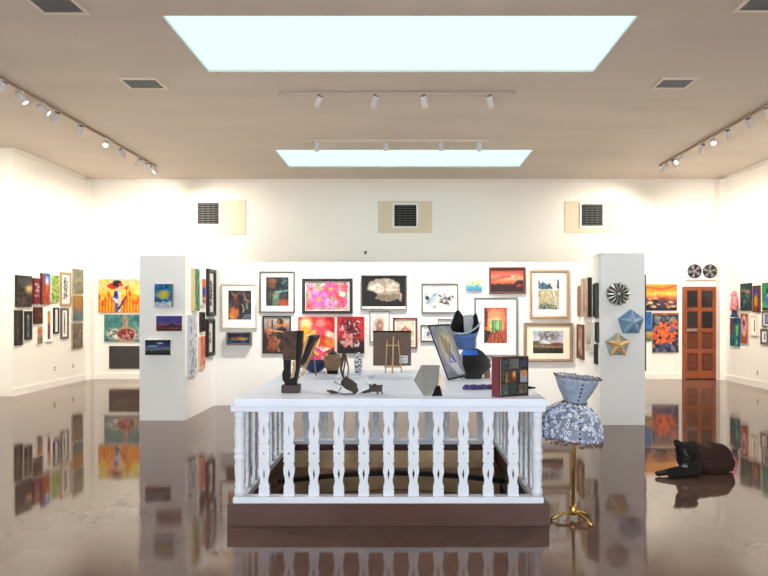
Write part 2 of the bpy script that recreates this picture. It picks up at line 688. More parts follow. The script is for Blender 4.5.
# ------------------------------------------------------------------ room
ZC = 4.479
XL, XR, YB, YF = -7.06, 7.07, 12.54, -3.6
XLN = -7.36                                           # nearer stretch of the left wall, set back
hx0, hx1, hy0, hy1 = -1.17, 0.93, 4.22, 5.86          # stairwell opening
b = MB()
for q in ((XLN, hx0, YF, YB), (hx1, XR + .3, YF, YB), (hx0, hx1, YF, hy0), (hx0, hx1, hy1, YB)):
    b.box(q[0], q[1], q[2], q[3], -0.12, 0)
struct(b.build('floor', 'floor'))

D = ZC - H


def ydep(py):
    return F * D / (CY - py)


S1 = (at(162, 16, ydep(16)).x, at(638, 16, ydep(16)).x, ydep(16), ydep(72))
S2 = (at(275, 150, ydep(150)).x, at(533, 150, ydep(150)).x, ydep(150), ydep(167))
b = MB()
XA, XB = XLN - .2, XR + .3
b.box(XA, XB, YF - .2, S1[2], ZC, ZC + .15)
b.box(XA, S1[0], S1[2], S1[3], ZC, ZC + .15)
b.box(S1[1], XB, S1[2], S1[3], ZC, ZC + .15)
b.box(XA, XB, S1[3], S2[2], ZC, ZC + .15)
b.box(XA, S2[0], S2[2], S2[3], ZC, ZC + .15)
b.box(S2[1], XB, S2[2], S2[3], ZC, ZC + .15)
b.box(XA, XB, S2[3], YB + .2, ZC, ZC + .15)
struct(b.build('ceiling', 'ceil'))
for i, S in enumerate((S1, S2)):
    struct(box('window_%d' % (i + 1), S[0], S[1], S[2], S[3], ZC + .03, ZC + .06, 'sky'))

struct(box('wall_back', XLN - .2, XR + .3, YB, YB + .2, 0, ZC, 'wall'))
b = MB().box(XLN - .2, XLN, YF, 10.08, 0, ZC).box(XLN - .2, XL, 10.08, YB, 0, ZC)
struct(b.build('wall_left', 'wall'))
struct(box('wall_right', XR, XR + .3, YF, YB, 0, ZC, 'wall'))
# front wall with two shop windows (behind the camera)
WN = [(-5.6, -1.2), (1.2, 5.6)]
b = MB()
b.box(XLN, XR, YF - .2, YF, 0, .45).box(XLN, XR, YF - .2, YF, 3.3, ZC)
for x0, x1 in ((XLN, -5.6), (-1.2, 1.2), (5.6, XR)):
    b.box(x0, x1, YF - .2, YF, .45, 3.3)
struct(b.build('wall_front', 'wall'))
for i, (x0, x1) in enumerate(WN):
    w = struct(box('window_%d' % (i + 3), x0, x1, YF - .12, YF - .11, .45, 3.3, 'pane'))
    fb = MB()
    for q in ((x0, x1, .45, .5), (x0, x1, 3.25, 3.3), (x0, x0 + .05, .5, 3.25), (x1 - .05, x1, .5, 3.25), ((x0 + x1) / 2 - .025, (x0 + x1) / 2 + .025, .5, 3.25)):
        fb.box(q[0], q[1], YF - .15, YF - .08, q[2], q[3])
    fb.build('window_frame', 'trim', w)

# corner pilasters, crown and base boards
struct(box('trim_1', XL, XL + .11, YB - .16, YB, 0, ZC - .05, 'trim'))
struct(box('trim_2', XR - .13, XR, YB - .2, YB, 0, ZC - .05, 'trim'))
b = MB().box(XL, XR, YB - .035, YB, ZC - .07, ZC).box(XL, XL + .035, 10.08, YB - .035, ZC - .07, ZC).box(XR - .035, XR, YF, YB - .035, ZC - .07, ZC)
struct(b.build('trim_3', 'trim'))
dx0, dx1 = at(682, 0, YB).x, at(716.5, 0, YB).x
b = MB().box(XL + .11, dx0 - .02, YB - .018, YB, 0, .13).box(dx1 + .02, XR - .13, YB - .018, YB, 0, .13)
struct(b.build('baseboard_back', 'trim'))
struct(MB().box(XL, XL + .018, 10.08, YB - .16, 0, .13).box(XLN, XLN + .018, YF, 10.06, 0, .13).build('baseboard_left', 'trim'))
struct(box('baseboard_right', XR - .018, XR, YF, YB - .2, 0, .13, 'trim'))

# free-standing U-shaped partition
PH = 2.337
b = MB()
b.box(-3.755, -3.11, 7.92, 9.4, 0, PH)
b.box(-3.11, 2.8, 9.12, 9.4, 0, PH)
ri = [(2.657, 7.61), (3.26, 7.61), (3.26, 9.4), (2.80, 9.4), (2.78, 9.12)]
b.hexa([Vector((x, y, 0)) for x, y in ri], [Vector((x, y, PH)) for x, y in ri])
part = b.build('display_partition', 'part')
tag(part, 'white U-shaped display partition standing free in mid gallery, hung with pictures', 'partition')

# ------------------------------------------------------------------ door
xc = (dx0 + dx1) / 2
zt = at(0, 286.6, YB).z
dr = bpy.data.objects.new('door_1', None)
C.objects.link(dr)
dr.location = (xc, YB, 0)
struct(dr)
wd = dx1 - dx0
b = MB().box(-wd / 2, -wd / 2 + .06, -.05, 0, 0, zt).box(wd / 2 - .06, wd / 2, -.05, 0, 0, zt).box(-wd / 2 + .06, wd / 2 - .06, -.05, 0, zt - .06, zt)
b.build('door_frame', 'door', dr)
iw = wd / 2 - .06


def dz(v):                                           # zoomed y -> height on the door
    return at(0, 255 + v / 4.43, YB).z


def dxx(v):
    return at(676 + v / 4.43, 0, YB).x - xc


cols_ = [(dxx(45), dxx(92)), (dxx(109), dxx(159))]
rows_ = [(158, 232), (250, 324), (342, 416), (434, 512)]
b = MB()
b.box(-iw, cols_[0][0], -.045, -.01, .02, zt - .06).box(cols_[0][1], cols_[1][0], -.045, -.01, .02, zt - .06).box(cols_[1][1], iw, -.045, -.01, .02, zt - .06)
zz = [zt - .06] + [dz(q) for r in rows_ for q in r] + [.02]
for x0, x1 in cols_:
    for k in range(0, len(zz), 2):
        b.box(x0, x1, -.045, -.01, zz[k + 1], zz[k])
leaf = b.build('door_leaf', 'door', dr)
for k, r in enumerate(rows_):
    for x0, x1 in cols_:
        if k < 2:
            box('door_pane', x0, x1, -.028, -.018, dz(r[1]), dz(r[0]), 'doorglass', dr)
        else:
            pb = MB().box(x0, x1, -.03, -.015, dz(r[1]), dz(r[0]))
            pb.box(x0 + .04, x1 - .04, -.042, -.028, dz(r[1]) + .04, dz(r[0]) - .04, .006)
            pb.build('carved_panel', 'doordark', dr)
box('door_sill', -iw, iw, -.05, -.0, 0, .02, 'blackmat', dr)
bx = MB().box(dxx(42), dxx(88), -.075, -.046, dz(337), dz(327), .004)
bx.build('push_bar', 'steel', dr)
k = MB()
for zz_ in (378, 397):
    k.sphere(Vector((dxx(36), -.075, dz(zz_))), .022, 2).box(dxx(36) - .008, dxx(36) + .008, -.075, -.045, dz(zz_) - .008, dz(zz_) + .008)
k.build('door_knob', 'brass', dr)

# twin ventilator above the door
x0, x1 = at(685, 0, YB).x, at(716, 0, YB).x
z0, z1 = at(0, 280.2, YB).z, at(0, 263.4, YB).z
t = thing('wall_fan', 'twin round black fans in a white housing above the wooden door', 'fan', ((x0 + x1) / 2, YB, z0))
hw, hh = (x1 - x0) / 2, z1 - z0
MB().box(-hw, hw, -.06, 0, 0, hh, .008).build('housing', 'ventwhite', t)
for s in (-1, 1):
    c = Vector((s * hw * .49, -.062, hh * .52))
    r = .155
    rot = Matrix.Translation(c) @ Matrix.Rotation(PI / 2, 4, 'X')
    MB().lathe([(r, 0), (r, .008)], seg=32, mtx=rot).build('fan_disc', 'blackmat', t)
    g = MB()
    for rr in (.155, .115, .08):
        g.tube([c + Vector((math.cos(a) * rr, -.02, math.sin(a) * rr)) for a in np.linspace(0, 2 * PI, 28)[:-1]], .004, 5, True)
    for a in np.linspace(0, 2 * PI, 13)[:-1]:
        g.tube([c + Vector((math.cos(a) * .03, -.022, math.sin(a) * .03)), c + Vector((math.cos(a) * .155, -.018, math.sin(a) * .155))], .003, 5)
    g.build('fan_grille', 'ventgrey', t)
    bl = MB()
    for q in range(5):
        a = 2 * PI * q / 5 + s * .4
        p = lambda rr, da, y: c + Vector((math.cos(a + da) * rr, y, math.sin(a + da) * rr))
        bl.hexa([p(.03, -.3, -.012), p(.14, -.42, -.012), p(.14, .12, -.014), p(.03, .3, -.014)], [p(.03, -.3, -.01), p(.14, -.42, -.01), p(.14, .12, -.012), p(.03, .3, -.012)])
    bl.sphere(c + Vector((0, -.014, 0)), .035, 2, (1, .3, 1))
    bl.build('fan_blades', 'steel', t)

# wall vents
for (vx0, vx1, vy0, vy1), (px0, px1, py0, py1), lab in (
        ((198, 219.3, 203, 224.2), (193, 246, 200, 235), 'square dark wall vent nearest the left wall, high on the back wall'),
        ((394.3, 416.4, 205, 226.5), (378, 432, 201, 233), 'square dark wall vent in the middle, high on the back wall'),
        ((581, 602.4, 204.5, 226), (564.5, 619, 201.5, 233), 'square dark wall vent nearest the right wall, high on the back wall')):
    A, B_ = at(px0, py1, YB), at(px1, py0, YB)
    t = thing('wall_vent', lab, 'vent', ((A.x + B_.x) / 2, YB, A.z), 0, 'square wall vents')
    w = (B_.x - A.x) / 2
    MB().box(-w, w, -.012, 0, 0, B_.z - A.z).build('cover_board', 'patch', t)
    a, c = at(vx0, vy1, YB), at(vx1, vy0, YB)
    ox = (A.x + B_.x) / 2
    q = (a.x - ox, c.x - ox, a.z - A.z, c.z - A.z)
    f = MB()
    e = .035
    for r in ((q[0] - e, q[1] + e, q[3], q[3] + e), (q[0] - e, q[1] + e, q[2] - e, q[2]), (q[0] - e, q[0], q[2], q[3]), (q[1], q[1] + e, q[2], q[3])):
        f.box(r[0], r[1], -.035, -.012, r[2], r[3])
    f.build('vent_frame', 'ventwhite', t)
    MB().box(q[0], q[1], -.016, -.012, q[2], q[3]).build('vent_backing', 'blackmat', t)
    s = MB()
    for k in range(9):
        z = q[2] + (q[3] - q[2]) * (k + .5) / 9
        s.box(q[0], q[1], -.03, -.018, z - .012, z + .010)
    for k in range(1, 4):
        x = q[0] + (q[1] - q[0]) * k / 4
        s.box(x - .006, x + .006, -.034, -.03, q[2], q[3])
    s.build('louvres', 'darkgrille', t)

# low return-air grille and ceiling vents
t_l, th, w, h, _ = put('back', 109, 145, 346, 368.6, .02)
t = thing('air_grille', 'dark grey return air grille low on the back wall under the teal painting', 'vent', t_l)
fb = MB()
for q in ((-w / 2, w / 2, 0, .025), (-w / 2, w / 2, h - .025, h), (-w / 2, -w / 2 + .025, .025, h - .025), (w / 2 - .025, w / 2, .025, h - .025)):
    fb.box(q[0], q[1], -.02, 0, q[2], q[3])
fb.build('grille_frame', 'darkgrille', t)
s = MB().box(-w / 2 + .025, w / 2 - .025, -.004, 0, .025, h - .025)
for k in range(14):
    z = .03 + (h - .06) * (k + .5) / 14
    s.box(-w / 2 + .025, w / 2 - .025, -.016, -.004, z - .008, z + .006)
s.build('louvres', 'darkgrille', t)

for pa, pb, y0, y1, lab in (
        (127, 160, 78.5, 87, 'square grey ceiling vent above the left track, beside the large skylight'),
        (659, 689, 78.5, 86.5, 'square grey ceiling vent above the right track, beside the large skylight'),
        (36, 76, -5, 11, 'square grey ceiling vent cut by the top edge at upper left'),
        (747, 787, -8, 9, 'square grey ceiling vent cut by the top edge at upper right')):
    ya, yb_ = ydep(y0), ydep(y1)
    xm = at((pa + pb) / 2, 0, (ya + yb_) / 2).x
    hw = (pb - pa) / 2 / F * (ya + yb_) / 2
    t = thing('ceiling_vent', lab, 'vent', (xm, (ya + yb_) / 2, ZC))
    hl = (yb_ - ya) / 2
    e = .035
    f = MB()
    for q in ((-hw - e, hw + e, -hl - e, -hl), (-hw - e, hw + e, hl, hl + e), (-hw - e, -hw, -hl, hl), (hw, hw + e, -hl, hl)):
        f.box(q[0], q[1], q[2], q[3], -.02, 0)
    f.build('vent_frame', 'trackwhite', t)
    g = MB().box(-hw, hw, -hl, hl, -.004, 0)
    for k in range(10):
        y = -hl + 2 * hl * (k + .5) / 10
        g.box(-hw, hw, y - .008, y + .008, -.016, -.004)
    g.build('louvres', 'ventgrey', t)

# outlets and the small sensor
for pl, px, py, lab in (('lw', 54.4, 369, 'small wall outlet low on the left wall, nearer the camera'),
                        ('lw', 72.8, 366, 'small wall outlet low on the left wall, nearer the corner'),
                        ('rw', 757.8, 373, 'small wall outlet low on the right wall under the paintings')):
    l, th, w, h, _ = put(pl, px - 1.6, px + 1.6, py - 3, py + 3, .008)
    t = thing('wall_outlet', lab, 'outlet', l, th)
    MB().box(-.04, .04, -.008, 0, 0, .12, .002).build('cover_plate', 'creammat', t)
    s = MB()
    for z in (.025, .07):
        s.box(-.016, .016, -.012, -.008, z, z + .028)
    s.build('socket', 'darkgrille', t)
p = at(365.5, 254, YB)
t = thing('wall_sensor', 'tiny dark sensor on a plate above the partition, back wall', 'sensor', p)
MB().box(-.06, .06, -.008, 0, -.05, .1).build('mount_plate', 'trim', t)
MB().box(-.025, .025, -.05, -.008, 0, .06, .006).build('sensor_head', 'darkgrille', t)

# ------------------------------------------------------------------ tracks and spotlights
LS = []                                               # (object, strength)


def spot_head(base, target, lab, grp, power, glow=False, capm='barrel', barl=.155, size=74):
    base = Vector(base)
    t = thing('track_spotlight', lab, 'spotlight', base, 0, grp)
    tz = ZC - .034 - base.z
    MB().tube([(0, 0, 0), (0, 0, tz)], .011, 8).box(-.02, .02, -.035, .035, tz - .02, tz).build('stem', capm, t)
    d = (Vector(target) - base).normalized()
    q = d.to_track_quat('Z', 'Y').to_matrix().to_4x4()
    r = .042
    MB().lathe([(r * .55, -barl * .42), (r * .9, -barl * .36), (r, -barl * .3), (r, barl * .6), (r * .88, barl * .6), (r * .84, barl * .5)], seg=20, mtx=q).build('barrel', 'barrel', t)
    MB().lathe([(r * .3, -barl * .46), (r * .8, -barl * .43), (r * .8, -barl * .41), (r * .3, -barl * .40)], seg=20, mtx=q).build('heat_cap', 'barreldark', t)
    MB().lathe([(r * .8, barl * .52), (r * .8, barl * .545)], seg=20, mtx=q).build('lens', 'lens', t)
    L = bpy.data.lights.new('track_lamp', 'SPOT')
    L.energy = power
    L.color = (1.0, 0.925, 0.82)
    L.spot_size = math.radians(size)
    L.spot_blend = 0.9
    L.shadow_soft_size = 0.03
    lo = bpy.data.objects.new('track_lamp', L)
    C.objects.link(lo)
    lo.parent = t
    lo.matrix_local = Matrix.Translation(d * barl * .64) @ d.to_track_quat('-Z', 'Y').to_matrix().to_4x4()
    return t


def track(name_lab, x0, x1, y0, y1, m):
    w = .018
    t = thing('ceiling_track', name_lab, 'light track', ((x0 + x1) / 2, (y0 + y1) / 2, ZC))
    hx, hy = (x1 - x0) / 2, (y1 - y0) / 2
    MB().box(-hx - (w if hx == 0 else 0), hx + (w if hx == 0 else 0), -hy - (w if hy == 0 else 0), hy + (w if hy == 0 else 0), -.034, 0, .003).build('rail', m, t)
    for sg in (-1, 1):
        if hx == 0:
            y = sg * (hy + .015)
            box('end_cap', -w * 1.15, w * 1.15, y - .015, y + .015, -.038, 0, m, t)
        else:
            x = sg * (hx + .015)
            box('end_cap', x - .015, x + .015, -w * 1.15, w * 1.15, -.038, 0, m, t)


XT, XTR = -5.05, 5.14
track('long tan ceiling track running along the left wall', XT, XT, 3.2, 11.3, 'tracktan')
track('long tan ceiling track running along the right wall', XTR, XTR, 3.2, 11.25, 'tracktan')
YT1, YT2 = ydep(92.5), ydep(139.5)
track('ceiling track between the two skylights, nearer the large one', at(281, 0, YT1).x, at(512, 0, YT1).x, YT1, YT1, 'trackpale')
track('pale ceiling track just in front of the small skylight', at(306, 0, YT2).x, at(486, 0, YT2).x, YT2, YT2, 'trackwhite')

ZH = 4.365
ordn = ['first', 'second', 'third', 'fourth', 'fifth', 'sixth', 'seventh', 'eighth', 'ninth', 'tenth']
PW = 400.0
left = [(2, (-7.3, 7.6, 1.9), .6, 100), (21, (-3.4, 7.9, 2.0), .45, 80), (43, (-1.8, 9.1, 1.7), 1.1, 74), (56, (-7.06, 9.6, 2.0), .55, 105), (80, (-7.06, 10.6, 1.9), .52, 105),
        (106, (-2.6, 3.0, 0.0), .12, 60), (122, (-4.9, 12.5, 1.6), .42, 74), (139, (-7.06, 11.7, 1.9), .46, 105), (147, (-5.7, 12.54, 2.7), .36, 125), (153, (-3.6, 12.54, 2.4), .5, 115)]
for i, (px, tg, s, sz) in enumerate(left):
    Y = XT * F / (px - CX)
    spot_head((XT, Y, ZH), tg, 'white spotlight on the left track, %s from the front' % ordn[i], 'spotlights on the left track', PW * s, size=sz)
right = [(768, (7.0, 9.0, 1.9), .5, 105), (749, (7.0, 10.2, 1.9), .52, 105), (728, (7.05, 11.0, 2.0), .55, 105), (713, (2.6, 3.0, 0), .12, 60), (702, (5.6, 12.5, 1.6), .42, 74),
         (679, (1.6, 9.1, 1.5), 1.1, 74), (674, (6.9, 12.3, 2.2), .42, 105), (665, (4.2, 12.54, 2.4), .48, 120)]
for i, (px, tg, s, sz) in enumerate(right):
    Y = XTR * F / (px - CX)
    spot_head((XTR, Y, ZH), tg, 'white spotlight on the right track, %s from the front' % ordn[i], 'spotlights on the right track', PW * s, size=sz)
for x, Y, tg, s, side in ((XT, 5.6, (-.7, 5.0, .9), 1.0, 'left'), (XTR, 5.4, (.6, 5.0, .9), 1.0, 'right'), (XTR, 6.8, (2.95, 7.6, 2.0), .45, 'right')):  # fill heads added out of view to brighten tabletop and right partition end
    spot_head((x, Y, ZH), tg, 'unseen fill spotlight added on the %s track above the table, %s' % (side, 'nearer the partition' if Y > 6 else 'nearer the camera'), 'spotlights on the %s track' % side, PW * s, size=60)
for i, (px, tx, w) in enumerate(((319, -2.5, 'leftmost'), (375, -1.2, 'second from left'), (424, .9, 'third from left'), (490, 2.1, 'rightmost'))):
    spot_head((at(px, 0, YT1).x, YT1, ZH), (tx, 9.1, 1.6), 'grey-lit spotlight on the track nearer the large skylight, %s' % w, 'spotlights on the front cross track', PW * 1.05, capm='barreldark', size=66)
for i, (px, tg, w) in enumerate(((317, (-1.9, 10.5, 0), 'leftmost'), (386, (-.32, 10.1, 0), 'second from left'), (441, (.45, 10.1, 0), 'third from left'), (479, (1.9, 10.6, 0), 'rightmost'))):
    spot_head((at(px, 0, YT2).x, YT2, ZH), tg, 'small white spotlight before the small skylight, %s' % w, 'spotlights on the rear cross track', PW * .3)

# ------------------------------------------------------------------ pictures on the walls
def P_poppywoman(a):
    a.grad([(0, (214, 206, 160)), (.25, (236, 214, 120)), (.5, (250, 190, 50)), (.8, (240, 130, 30)), (1, (226, 96, 20))], .25, 6, 5)
    a.cloud((255, 236, 120), 7, 4, .5, .75, (0, 1, .1, .75))
    for x in np.linspace(.02, .98, 15):
        if .32 < x < .5:
            continue
        y = .42 + .3 * a.rs.rand()
        a.line([(x, 1.02), (x + .02, y)], .05, (236, 120, 24)).ell(x, y, .025, .09, (236, 84, 20), .4)
        a.line([(x + .035, 1), (x + .03, y + .1)], .025, (255, 206, 70))
    a.ell(.15, .03, .07, .08, (255, 236, 70), .4)
    a.ell(.44, .24, .07, .12, (240, 206, 170), .2)
    a.ell(.34, .2, .13, .1, (214, 40, 36), .2, -.1).ell(.42, .13, .1, .09, (40, 42, 46), .2).ell(.5, .17, .05, .05, (206, 44, 40), .3)
    a.poly([(.36, .36), (.44, .34), (.47, .5), (.43, .75), (.46, 1), (.38, 1), (.37, .75), (.33, .55)], (52, 88, 180))
    a.poly([(.44, .36), (.5, .38), (.52, .6), (.5, .95), (.46, 1), (.45, .75)], (244, 214, 186))
    a.line([(.46, .9), (.55, .66), (.63, .5)], .05, (50, 56, 84)).line([(.63, .5), (.63, .3)], .025, (120, 120, 60)).ell(.63, .26, .05, .06, (244, 84, 50), .3)
    a.ell(.38, .45, .03, .06, (28, 34, 80), .3).ell(.41, .66, .025, .08, (240, 240, 250), .3).ell(.36, .6, .02, .05, (220, 230, 250), .3)


def P_teal(a):
    a.bg((80, 138, 134)).cloud((110, 160, 150), 6, 5, .45, .75).cloud((60, 116, 118), 5, 4, .55, .8)
    a.poly([(.4, 1), (.16, .86), (.2, .62), (.36, .5), (.47, .42), (.46, .1), (.58, .1), (.57, .42), (.7, .52), (.84, .64), (.86, .86), (.66, 1)], (196, 160, 130), .95)
    a.ell(.52, .12, .06, .14, (176, 150, 124), .3).line([(.5, .2), (.5, .45)], .04, (160, 120, 100))
    a.ell(.2, .72, .13, .2, (226, 222, 210), .4, .5).ell(.84, .72, .14, .19, (226, 222, 210), .4, -.5)
    a.splat(26, [(120, 130, 120), (240, 236, 226), (90, 110, 108)], .015, .035, (.1, .32, .55, .9), 1.8)
    a.splat(26, [(120, 130, 120), (240, 236, 226), (90, 110, 108)], .015, .035, (.74, .96, .55, .9), 1.8)
    a.ell(.53, .74, .2, .2, (122, 34, 36), .15)
    a.splat(60, [(90, 24, 28), (190, 150, 140), (160, 50, 48), (214, 190, 180)], .015, .035, (.38, .68, .58, .9), 1.6)


def P_bluesun(a):
    a.bg((30, 104, 178)).cloud((60, 168, 214), 6, 7, .45, .7).cloud((16, 60, 130), 5, 6, .55, .75).cloud((60, 150, 120), 7, 8, .6, .8)
    a.ell(.5, .47, .36, .2, (214, 196, 90), .25).cloud((170, 196, 110), 8, 8, .5, .7, (.25, .75, .35, .6))
    a.rect(0, 1, .86, 1, (224, 232, 236)).splat(16, [(224, 236, 240), (150, 200, 220)], .02, .05, (0, 1, .78, .9), 2.2, 0)


def P_purple(a):
    a.grad([(0, (64, 62, 150)), (.35, (84, 72, 150)), (.6, (128, 82, 120)), (.66, (96, 52, 70)), (.8, (110, 60, 46)), (1, (70, 40, 34))], .06, 5, 3)
    a.poly([(.3, .7), (.45, .62), (.55, .5), (.66, .52), (.75, .6), (1, .66), (1, .76), (.3, .76)], (46, 34, 66))
    a.cloud((160, 90, 56), 9, 5, .55, .75, (0, 1, .72, .95))


def P_nightsea(a):
    a.grad([(0, (18, 24, 40)), (.3, (34, 54, 104)), (.5, (70, 96, 140)), (.6, (120, 140, 160)), (.68, (70, 76, 78)), (1, (20, 24, 26))], .12, 6, 3)
    a.ell(.58, .22, .13, .05, (214, 220, 226), .5).ell(.3, .42, .2, .06, (160, 180, 206), .6)
    a.splat(14, [(160, 170, 170), (110, 130, 150)], .012, .03, (0, 1, .52, .7), 3, 0)


def P_greenswirl(a):
    a.bg((70, 146, 96)).cloud((120, 186, 120), 3, 6, .45, .7)
    a.rect(0, .22, 0, 1, (206, 200, 120)).ell(.75, .5, .5, .4, (36, 110, 84), .2).ell(.8, .5, .35, .3, (110, 180, 130), .3).ell(.85, .52, .2, .2, (40, 120, 100), .3)


def P_orangeblue(a):
    a.bg((232, 108, 50)).cloud((244, 150, 70), 3, 5, .5, .7).ell(.55, .48, .5, .2, (40, 66, 170), .3).rect(0, 1, .72, 1, (240, 222, 206)).splat(8, [(40, 40, 60), (230, 90, 60)], .03, .06, (.2, .9, .75, .95))


def P_darkred(a):
    a.bg((40, 22, 28)).cloud((120, 40, 60), 4, 6, .5, .7).splat(12, [(150, 60, 80), (70, 30, 60), (190, 120, 110)], .03, .07)


def P_pinkor(a):
    a.bg((234, 112, 96)).cloud((220, 70, 120), 3, 6, .5, .7).cloud((250, 170, 110), 4, 5, .55, .7).rect(0, 1, .88, 1, (236, 200, 150))


def P_icefall(a):
    a.bg((206, 212, 222)).cloud((150, 164, 186), 3, 14, .5, .7).cloud((240, 244, 250), 3, 10, .5, .7).splat(20, [(130, 146, 176), (230, 236, 244)], .02, .05, el=.5, rot=0)


def P_calli(a):
    a.bg((246, 243, 238))
    for q in range(7):
        y = .24 + q * .09
        a.ring(.5 + .12 * math.sin(q * 2.1), y, .05 + .02 * (q % 2), .02, (26, 24, 24))
    a.line([(.5, .2), (.62, .45), (.4, .62), (.58, .85)], .035, (30, 28, 28))


def P_calli2(a):
    a.bg((246, 243, 238)).line([(.45, .3), (.6, .42), (.42, .55), (.6, .68)], .04, (30, 28, 28)).ring(.5, .4, .06, .02, (40, 38, 38)).ring(.52, .6, .07, .02, (40, 38, 38))


def P_goats(a):
    a.bg((44, 44, 50)).cloud((74, 84, 84), 6, 7, .45, .7).cloud((96, 70, 54), 5, 6, .55, .75)
    a.ell(.25, .78, .2, .26, (226, 128, 60), .25, .2).ell(.14, .86, .1, .12, (240, 150, 74), .3).rect(0, .12, .55, .75, (150, 90, 60), .7)
    a.ell(.34, .42, .14, .22, (96, 58, 44), .35).ell(.28, .2, .08, .12, (150, 84, 54), .4).line([(.15, .1), (.3, .2), (.46, .08)], .03, (196, 120, 74))
    a.line([(.68, .12), (.74, .3), (.86, .36)], .035, (214, 150, 104)).line([(.6, .5), (.68, .62), (.64, .75)], .025, (180, 186, 180)).line([(.8, .44), (.84, .66)], .025, (150, 160, 156))
    a.poly([(.55, 1), (.75, .82), (1, .8), (1, 1)], (104, 112, 124)).line([(.5, .2), (.53, .98)], .03, (24, 24, 28))


def P_boat(a):
    a.bg((34, 46, 96)).cloud((70, 90, 150), 6, 4, .5, .7).ell(.5, .5, .42, .2, (226, 180, 50), .3).ell(.42, .44, .26, .1, (214, 60, 44), .3).ell(.62, .52, .22, .1, (246, 220, 90), .3).ell(.4, .62, .14, .07, (90, 170, 120), .3)


def P_musician(a):
    a.bg((46, 44, 44)).cloud((84, 78, 66), 5, 6, .5, .7).cloud((34, 54, 74), 5, 5, .5, .7, (.5, 1, 0, .6))
    a.ell(.26, .14, .2, .1, (132, 80, 56), .4).ell(.28, .3, .14, .1, (112, 68, 52), .4).ell(.62, .28, .18, .16, (24, 30, 34), .4)
    a.poly([(.28, 1), (.3, .68), (.44, .5), (.62, .56), (.66, .8), (.5, 1)], (86, 116, 94), .9).ell(.42, .66, .12, .12, (122, 152, 120), .5)
    a.line([(.42, .52), (.98, .46)], .05, (120, 160, 140)).line([(.7, .2), (.95, .1)], .03, (110, 140, 130))
    a.ell(.78, .9, .24, .14, (168, 70, 36), .4).ell(.66, .68, .1, .1, (60, 50, 60), .4).splat(10, [(96, 120, 130), (60, 90, 100)], .02, .04, (.6, 1, .05, .5))


def P_duo(a):
    a.grad([(0, (206, 196, 186)), (.2, (190, 170, 154)), (.4, (120, 84, 66)), (.55, (58, 42, 36)), (1, (70, 44, 36))], .12, 6, 5)
    a.ell(.68, .22, .14, .14, (216, 128, 66), .3).ell(.62, .12, .12, .08, (60, 40, 34), .3).ell(.7, .4, .2, .12, (36, 28, 26), .3)
    a.poly([(.3, .1), (.36, .1), (.36, .5), (.28, .5)], (60, 40, 34)).ell(.24, .36, .1, .08, (190, 120, 80), .4)
    a.line([(.2, .36), (.95, .44)], .035, (226, 180, 130)).poly([(.2, .6), (.38, .48), (.46, .7), (.58, .9), (.1, .94)], (160, 84, 56), .9)
    a.poly([(.5, .55), (.9, .5), (1, 1), (.5, 1)], (34, 26, 26), .8).cloud((196, 110, 70), 6, 6, .62, .8)


def P_pinkflowers(a):
    a.bg((170, 160, 128)).cloud((122, 146, 84), 8, 6, .5, .7).cloud((222, 160, 150), 8, 6, .5, .75).cloud((236, 226, 214), 7, 6, .6, .8)
    for x, y, r, c in ((.58, .26, .3, (232, 74, 130)), (.3, .62, .33, (226, 96, 178)), (.12, .24, .22, (240, 130, 160)), (.94, .18, .2, (232, 84, 110)), (.85, .72, .22, (222, 80, 130)),
                       (.56, .8, .2, (240, 130, 190)), (.08, .85, .22, (232, 92, 110)), (.76, .5, .12, (226, 60, 80))):
        a.flower(x, y, r, c, (244, 170, 70) if r > .25 else (200, 90, 60), 11)
    a.ell(.84, .44, .07, .09, (200, 234, 190), .3).rect(.955, 1, 0, 1, (240, 238, 240), .8)


def P_redabstract(a):
    a.bg((222, 44, 48)).cloud((236, 84, 60), 5, 5, .45, .7).cloud((190, 24, 40), 5, 5, .5, .7)
    a.ell(.22, .16, .18, .15, (255, 240, 170), .5).ell(.2, .4, .14, .2, (255, 190, 60), .5).ell(.6, .22, .22, .2, (236, 80, 100), .4).ell(.62, .14, .12, .08, (240, 150, 130), .4)
    a.splat(24, [(255, 214, 110), (255, 240, 210), (244, 120, 60), (232, 70, 120), (255, 170, 60)], .03, .09, (.1, 1, .4, 1), 2.0)
    a.line([(.45, .62), (.68, .74), (.85, .7)], .035, (255, 250, 240)).ell(.5, .72, .1, .05, (240, 90, 150), .3).line([(.35, .7), (.55, .84)], .04, (255, 200, 60))


def P_redblack(a):
    a.grad([(0, (196, 44, 52)), (.4, (222, 56, 62)), (.6, (190, 54, 60)), (.72, (60, 40, 44)), (1, (48, 36, 40))], .12, 5, 5)
    a.splat(30, [(236, 150, 150), (240, 200, 200), (220, 90, 96)], .02, .06, (.15, .8, .25, .8), 1.6)
    for k in range(16):
        x, y = .3 + .45 * a.rs.rand(), .1 + .4 * a.rs.rand()
        a.ring(x, y, .04 + .05 * a.rs.rand(), .012, (52, 40, 46))
    a.splat(16, [(60, 44, 50), (230, 226, 228)], .012, .025, (.1, .85, .12, .65), 2.5)
    a.ell(.74, .74, .1, .09, (240, 226, 226), .4).ell(.72, .71, .06, .05, (90, 50, 54), .4)


